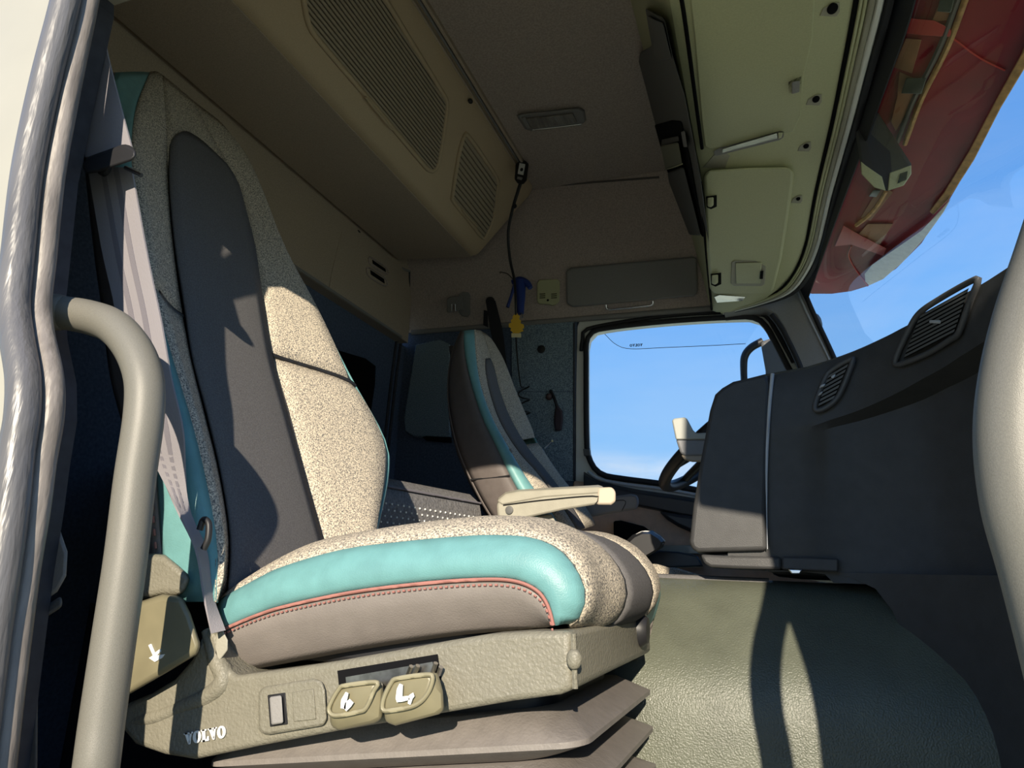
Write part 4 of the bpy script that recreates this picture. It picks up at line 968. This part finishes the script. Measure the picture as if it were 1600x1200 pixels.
# gaiter-like pouch and tray between the seats and the driver door
pf = [(975, 848), (988, 836), (1003, 829), (1020, 829), (1034, 838), (1040, 845), (1036, 855), (1018, 866), (1000, 876), (985, 884), (960, 884)]
def pch(k, y): return [PY(1005+(a-1005)*k, 856+(b-856)*k, y) for a, b in pf]
thing('soft_pouch', 'black soft pouch with pale piping beside the driver door pocket', 'pouch', [
    Pt('body', M().loft([pch(.8, 2.20), pch(1.0, 2.24), pch(1.0, 2.34), pch(.8, 2.38)]), BLACK, smooth=50),
    Pt('piping', M().tube([PY(a, b, 2.232) for a, b in [(990, 838), (1004, 831), (1020, 832), (1033, 840), (1039, 846)]], .0025, 6), WHITE, smooth=60),
    Pt('piping', M().tube([PY(a, b, 2.225) for a, b in [(1000, 836), (1015, 834), (1028, 842), (1036, 850)]], .0025, 6), WHITE, smooth=60)])
tr_ = [(1012, 868), (1030, 860), (1060, 862), (1090, 868), (1100, 886), (1012, 888)]
thing('cab_tray', 'dark blue-black shallow tray beyond the engine cover', 'tray', one(ppl(tr_, 2.40, 2.55), mat('tray_blue', (.03, .045, .06), .35), bevel=.006))
thing('cream_ledge', 'cream coloured ledge at the foot of the driver door', 'ledge', one(ppl([(1030, 852), (1120, 852), (1120, 866), (1030, 866)], 2.56, 2.60), CREAM, bevel=.004))

# ================================================================== BUNK MATTRESS
prof = [(0, .0), (0, .12), (.01, .165), (.04, .19), (.12, .20), (.55, .20), (.58, .17), (.58, .0)]
ml = []
for i in range(17):
    y = 1.30+(1.85-1.30)*i/16
    x0 = float(np.interp(y, [1.3, 1.5, 1.85, 2.1, 2.6], [-.90, -.85, -.77, -.74, -.72])); zz = .025
    ml.append([Vector((max(-1.49, x0-dx*1.02), y, z+zz if z > .01 else -.10)) for dx, z in prof])
mat_ = M().loft(ml)
dots = M()
for i in range(25):
    for j in range(12):
        y = 1.34+.02*i+(.01 if j % 2 else 0); x0 = float(np.interp(y, [1.3, 1.5, 1.85, 2.1], [-.90, -.85, -.77, -.74])); zz = .02
        dots.box((x0+.0005, y, -.03+.0145*j+zz), (.003, .004, .004))
thing('bunk_mattress', 'black perforated vinyl bunk cushion between the two seats', 'mattress', [Pt('cover', mat_, QUILT, smooth=45),
      Pt('perforations', dots, WHITEP, kind='stuff'), Pt('top_seam', M().tube([Vector((q[2].x+.004, q[2].y, q[2].z)) for q in ml], .003, 6, 60), BELTD, smooth=60)])
struct('baseboard_back', M().bb(-1.50, -.98, 1.28, 2.62, -.56, -.105), NAVYD, label='dark bunk base below the mattress')

# ================================================================== DRIVER SEAT (far)
f0 = [PY(a, b, 1.89) for a, b in [(800, 850), (764, 800), (737, 750), (716, 700), (703, 645), (700, 600), (706, 555), (720, 518)]]
f1 = [PY(a, b, 1.865) for a, b in [(860, 850), (830, 800), (801, 750), (777, 700), (755, 655), (738, 605), (727, 555), (724, 517)]]
f2 = [PY(a, b, 1.90) for a, b in [(880, 830), (855, 790), (828, 755), (800, 712), (768, 655), (750, 605), (743, 560), (741, 515)]]
f3 = [PY(a, b, 1.96) for a, b in [(900, 830), (868, 782), (838, 742), (805, 704), (776, 655), (760, 605), (751, 560), (744, 516)]]
f4 = [PY(a, b, 2.10) for a, b in [(912, 826), (882, 778), (852, 738), (822, 700), (794, 652), (777, 605), (767, 560), (752, 518)]]
f5 = [PY(a, b, 2.27) for a, b in [(930, 820), (905, 785), (872, 745), (846, 705), (822, 655), (801, 605), (782, 560), (760, 526)]]
f6 = [p+Vector((-.10, .02, -.02)) for p in f5]
f7 = [p+Vector((-.05, .12, .0)) for p in f0]
DG = patch([f0, f1, f2, f3, f4, f5, f6], 36, 6)
cg = [[p+Vector((.004, -.002, .002)) for p in r_[:31]] for r_ in DG[19:25]]
for j, k in ((28, .95), (29, .8), (30, .5)):
    mid = sum((r_[j] for r_ in cg), Vector())/len(cg)
    for r_ in cg: r_[j] = mid+(r_[j]-mid)*k
parts = [panel_pt('side_shell', sl_(DG, 0, 6), BROWN, .010, 1, subs=[Pt('shell_seam', M().tube([p+Vector((0, -.006, 0)) for p in DG[3][2:22]], .0015, 6), TAUPE),
                 Pt('cross_seam', M().tube([r_[11]+Vector((0, -.008, 0)) for r_ in DG[0:7]], .0025, 6), BLACK)]),
         panel_pt('teal_edge', sl_(DG, 6, 12), TEAL, .008, 1), panel_pt('bolster', sl_(DG, 12, 19), GREYF, .004, 1),
         panel_pt('head_panel', sl_(DG, 18, 24, 26, None), GREYF, .001, 1), panel_pt('centre_panel', cg, NAVYF, .003, 1),
         panel_pt('bolster', sl_(DG, 24, 30, 0, 16), GREYF, .008, 1), panel_pt('shoulder_panel', sl_(DG, 24, 30, 16, None), GREYF, .008, 1), panel_pt('teal_edge', sl_(DG, 30, 36), TEAL, .004, 1),
         Pt('back_shell', M().grid(patch([f6, [a.lerp(b, .5)+Vector((-.05, 0, 0)) for a, b in zip(f6, f7)], f7, f0], 36, 4)), BROWN, smooth=80, solid=.006)]
parts.append(Pt('buckle', M().ball(DG[12][14]+Vector((0, -.01, 0)), (.012, .010, .008)), TAUPE, smooth=60))
# cushion and base, mostly hidden behind the near seat
cl_ = []
for x, zt in ((-.72, .03), (-.5, .05), (-.30, .055), (-.20, .03), (-.17, -.03)):
    cl_.append([Vector((x, y, z)) for y, z in ((1.90, -.12), (1.875, -.06), (1.88, zt-.04), (1.92, zt-.01), (2.0, zt-.02), (2.18, zt-.02), (2.27, zt-.01), (2.31, zt-.04), (2.31, -.06), (2.28, -.12))])
parts.append(Pt('cushion', M().loft(cl_), GREYF, smooth=70))
parts.append(Pt('base', M().loft([rr(-.68, -.24, 1.92, 2.28, -.125, .04), rr(-.68, -.24, 1.92, 2.28, -.555, .04)]), GREYP, smooth=40))
parts.append(Pt('release_lever', M().tube([PY(852, 700, 2.26), PY(858, 694, 2.24), PY(863, 689, 2.22)], .004, 8), CHROME, smooth=60))
parts.append(Pt('side_piping', M().tube([PY(a, b, 2.285) for a, b in [(846, 703), (858, 724), (872, 745), (884, 765)]], .006, 8), mat('blue_piping', (.06, .14, .34), .4), smooth=60))
# near armrest
def arm(y0, y1, topp, sidep, endp, m1, m2):
    return None
Yr = 1.80
sidep = [(776, 789), (780, 783), (935, 762), (943, 766), (943, 783), (935, 788), (880, 797), (785, 818), (778, 812)]
ar = M().loft([[PY(a, b, Yr) for a, b in sidep], [PY(a, b, Yr+.055)+Vector((0, 0, .004)) for a, b in sidep]])
tp_ = [(776, 783), (790, 772), (810, 768), (935, 761), (944, 764), (944, 771), (850, 778), (784, 790)]
pad = M().loft([[PY(a, b, Yr-.002) for a, b in tp_], [PY(a, b, Yr+.06)+Vector((0, 0, .006)) for a, b in tp_]])
tip = [(934, 762), (956, 761), (962, 768), (962, 784), (955, 789), (932, 789)]
tpl = M().loft([[PY(a, b, Yr-.004) for a, b in tip], [PY(a, b, Yr+.06) for a, b in tip]])
pvt = M().lathe(PY(796, 797, Yr-.002), (0, -1, 0), [(.011, 0), (.011, .003), (.008, .004), (.001, .004)])
parts.append(Pt('armrest', ar, FLEATH, [Pt('armrest_pad', pad, FLEATH, bevel=.006), Pt('armrest_tip', tpl, mat('armrest_tip_cream', (.52, .45, .36), .5), bevel=.006), Pt('pivot_cap', pvt, GREYP, smooth=40),
             Pt('pad_joint', M().tube([PY(a, b, Yr-.004) for a, b in [(786, 789), (850, 781), (932, 775), (928, 790)]], .0012, 5), BLACK)], bevel=.008))
Yq = 2.30
s2 = [(900, 783), (985, 772), (996, 774), (999, 785), (995, 796), (975, 799), (900, 812)]
parts.append(Pt('armrest', M().loft([[PY(a, b, Yq) for a, b in s2], [PY(a, b, Yq+.06) for a, b in s2]]), ARMD, [
    Pt('pad_joint', M().tube([PY(a, b, Yq-.001) for a, b in [(940, 786), (976, 782), (972, 798)]], .0012, 5), BLACK)], bevel=.008))
parts.append(Pt('armrest_knuckle', M().loft([[PY(a, b, 1.84) for a, b in [(840, 806), (862, 803), (868, 815), (872, 830), (845, 830)]], [PY(a, b, 1.88) for a, b in [(840, 806), (862, 803), (868, 815), (872, 830), (845, 830)]]]), FLEATH, bevel=.004))
thing('cab_chair', 'driver seat with brown side shell, teal strip and cream armrest', 'seat', parts)

# ================================================================== EXTERIOR SUN VISOR AND CAMERA UNIT
nV = (.09, 0, .215); cV = .2578
def PV(px, py, d=0.0): return PP(px, py, nV, cV+d*.2331)
outl = [(1425, -60), (1396, 0), (1372, 90), (1352, 180), (1325, 270), (1292, 350), (1268, 405), (1250, 452), (1268, 459), (1300, 459), (1330, 455), (1356, 447), (1400, 420), (1440, 380), (1480, 318), (1520, 250), (1560, 172), (1606, 92), (1660, -60)]
vis = M().loft([[PV(a, b, 0) for a, b in outl], [PV(a, b, .012) for a, b in outl]])
parts = [Pt('panel', vis, RED)]
lipx = [(1662, -60), (1604, 84), (1562, 160), (1522, 236), (1482, 302), (1460, 330), (1466, 336), (1490, 312), (1530, 250), (1572, 168), (1618, 92), (1675, -60)]
parts.append(plate([(a-8, b) for a, b in lipx], PV, -.016, .004, ORANGE, 'lip', bevel=.002))
parts.append(plate([(1351, 428), (1362, 414), (1400, 388), (1440, 360), (1470, 328), (1486, 310), (1474, 332), (1448, 368), (1412, 408), (1380, 436), (1358, 446), (1352, 440)], PV, -.024, -.017, mat('pale_reflection', (.92, .93, .88), .5, (60, .08)), 'pale_reflection', bevel=.001))  # reflection on the visor corner, put in as a pale panel
for q in ([(1415, 60), (1440, 62), (1425, 115), (1396, 105)], [(1405, 112), (1446, 130), (1400, 205), (1392, 190), (1402, 150)], [(1470, 0), (1500, -10), (1490, 30), (1455, 35)],
          [(1375, 290), (1395, 300), (1360, 345), (1345, 340)], [(1355, 350), (1395, 350), (1372, 385), (1330, 380)]):
    parts.append(plate(q, PV, -.006, -.0005, BRONZE, 'underside_panel', bevel=.001))
for q in ([(1418, 28), (1460, 32), (1485, 45), (1490, 58), (1440, 55), (1416, 52)], [(1318, 352), (1345, 368), (1385, 388), (1380, 400), (1330, 382), (1304, 385)]):
    parts.append(plate(q, PV, -.010, -.0005, REDL, 'red_rib', bevel=.002))
for q in ([(1416, 122), (1448, 122), (1440, 147), (1408, 146)], [(1468, 0), (1492, -2), (1486, 20), (1464, 18)], [(1364, 297), (1376, 297), (1370, 308), (1357, 307)]):
    parts.append(plate(q, PV, -.014, -.001, LAMPD, 'marker_lamp', bevel=.002))
for ln in ([(1512, -10), (1480, 75), (1440, 155), (1414, 225)], [(1500, -10), (1468, 75), (1428, 155), (1402, 222)], [(1385, 298), (1372, 320), (1356, 338), (1338, 352)]):
    parts.append(Pt('rail', M().tube([PV(a, b, -.006) for a, b in ln], .006, 6, 20), ORANGE if ln[0][0] in (1512, 1385) else BROWN, smooth=60))
for ln in ([(1486, 58), (1530, 90), (1570, 110)], [(1356, 447), (1336, 420), (1326, 400), (1330, 385)]):
    parts.append(Pt('seam_line', M().tube([PV(a, b, -.002) for a, b in ln], .002, 6, 16), REDL, smooth=60))
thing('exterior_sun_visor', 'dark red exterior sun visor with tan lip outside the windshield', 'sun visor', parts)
Yk = 1.58
ck = [(1338, 178), (1350, 168), (1372, 176), (1398, 216), (1424, 256), (1424, 272), (1412, 290), (1386, 299), (1368, 294), (1346, 272), (1342, 240), (1336, 205)]
cb = M().loft([[PY(a, b, Yk) for a, b in ck], [PY(1375+(a-1375)*1.0, 235+(b-235)*1.0, Yk+.10) for a, b in ck]])
fc = M().loft([[PY(a, b, Yk-.004) for a, b in q] for q in ([(1390, 270), (1424, 258), (1424, 272), (1412, 290), (1387, 298)],)]+[[PY(a, b, Yk+.002) for a, b in [(1390, 270), (1424, 258), (1424, 272), (1412, 290), (1387, 298)]]])  # pale lower faces: the light falling on them is put into their colour
fc2 = M().loft([[PY(a, b, Yk-.004) for a, b in q] for q in ([(1345, 252), (1352, 258), (1378, 276), (1384, 298), (1366, 293), (1346, 272)],)]+[[PY(a, b, Yk+.002) for a, b in [(1345, 252), (1352, 258), (1378, 276), (1384, 298), (1366, 293), (1346, 272)]]])
ln_ = M().prism([PY(a, b, Yk-.005) for a, b in [(1406, 272), (1418, 268), (1416, 281), (1402, 287)]], (0, -.002, 0))
thing('windshield_camera', 'dark camera housing with lower faces coloured pale as if lit, fixed to the windshield top', 'camera', [Pt('housing', cb, mat('camera_black', (.05, .05, .052), .5), bevel=.006), Pt('face', fc, SHELF, [Pt('lens_window', ln_, LAMPD)], bevel=.002), Pt('lit_side_face', fc2, SHELF, bevel=.002)])

# near windshield pillar, its lower fairing and the near door mirror (outside the frame; mirror added and pillar widened to shade the dash and console)
m = M().loft([[Vector((x, .50, z)), Vector((x1, .48, z)), Vector((x1, .53, z)), Vector((x+.02, .60, z))] for x, x1, z in ((.24, .60, -.60), (.235, .58, 0), (.225, .56, .30), (.17, .46, .62), (.10, .40, .80))])
struct('trim_4', m, CREAM, label='unseen cream front corner and windshield pillar of the cab, widened to block sun', bevel=.008)
mh = M().loft([[Vector((.16+a, .20, z)) for a, z in ((0, .56), (.20, .53), (.24, .56), (.25, .95), (.22, .98), (.02, .98))], [Vector((.18+a*.9, .30, z)) for a, z in ((0, .56), (.20, .53), (.24, .56), (.25, .95), (.22, .98), (.02, .98))]])
thing('door_mirror', 'unseen black mirror housing on two arms by the near pillar, added to shade the console', 'mirror', [Pt('housing', mh, BLACK, bevel=.015),
      Pt('arm', M().tube([(.25, .28, .90), (.18, .42, .86), (.14, .56, .76)], .012, 8), BLACK, smooth=60), Pt('arm', M().tube([(.28, .28, .58), (.24, .42, .56), (.22, .56, .54)], .012, 8), BLACK, smooth=60)])
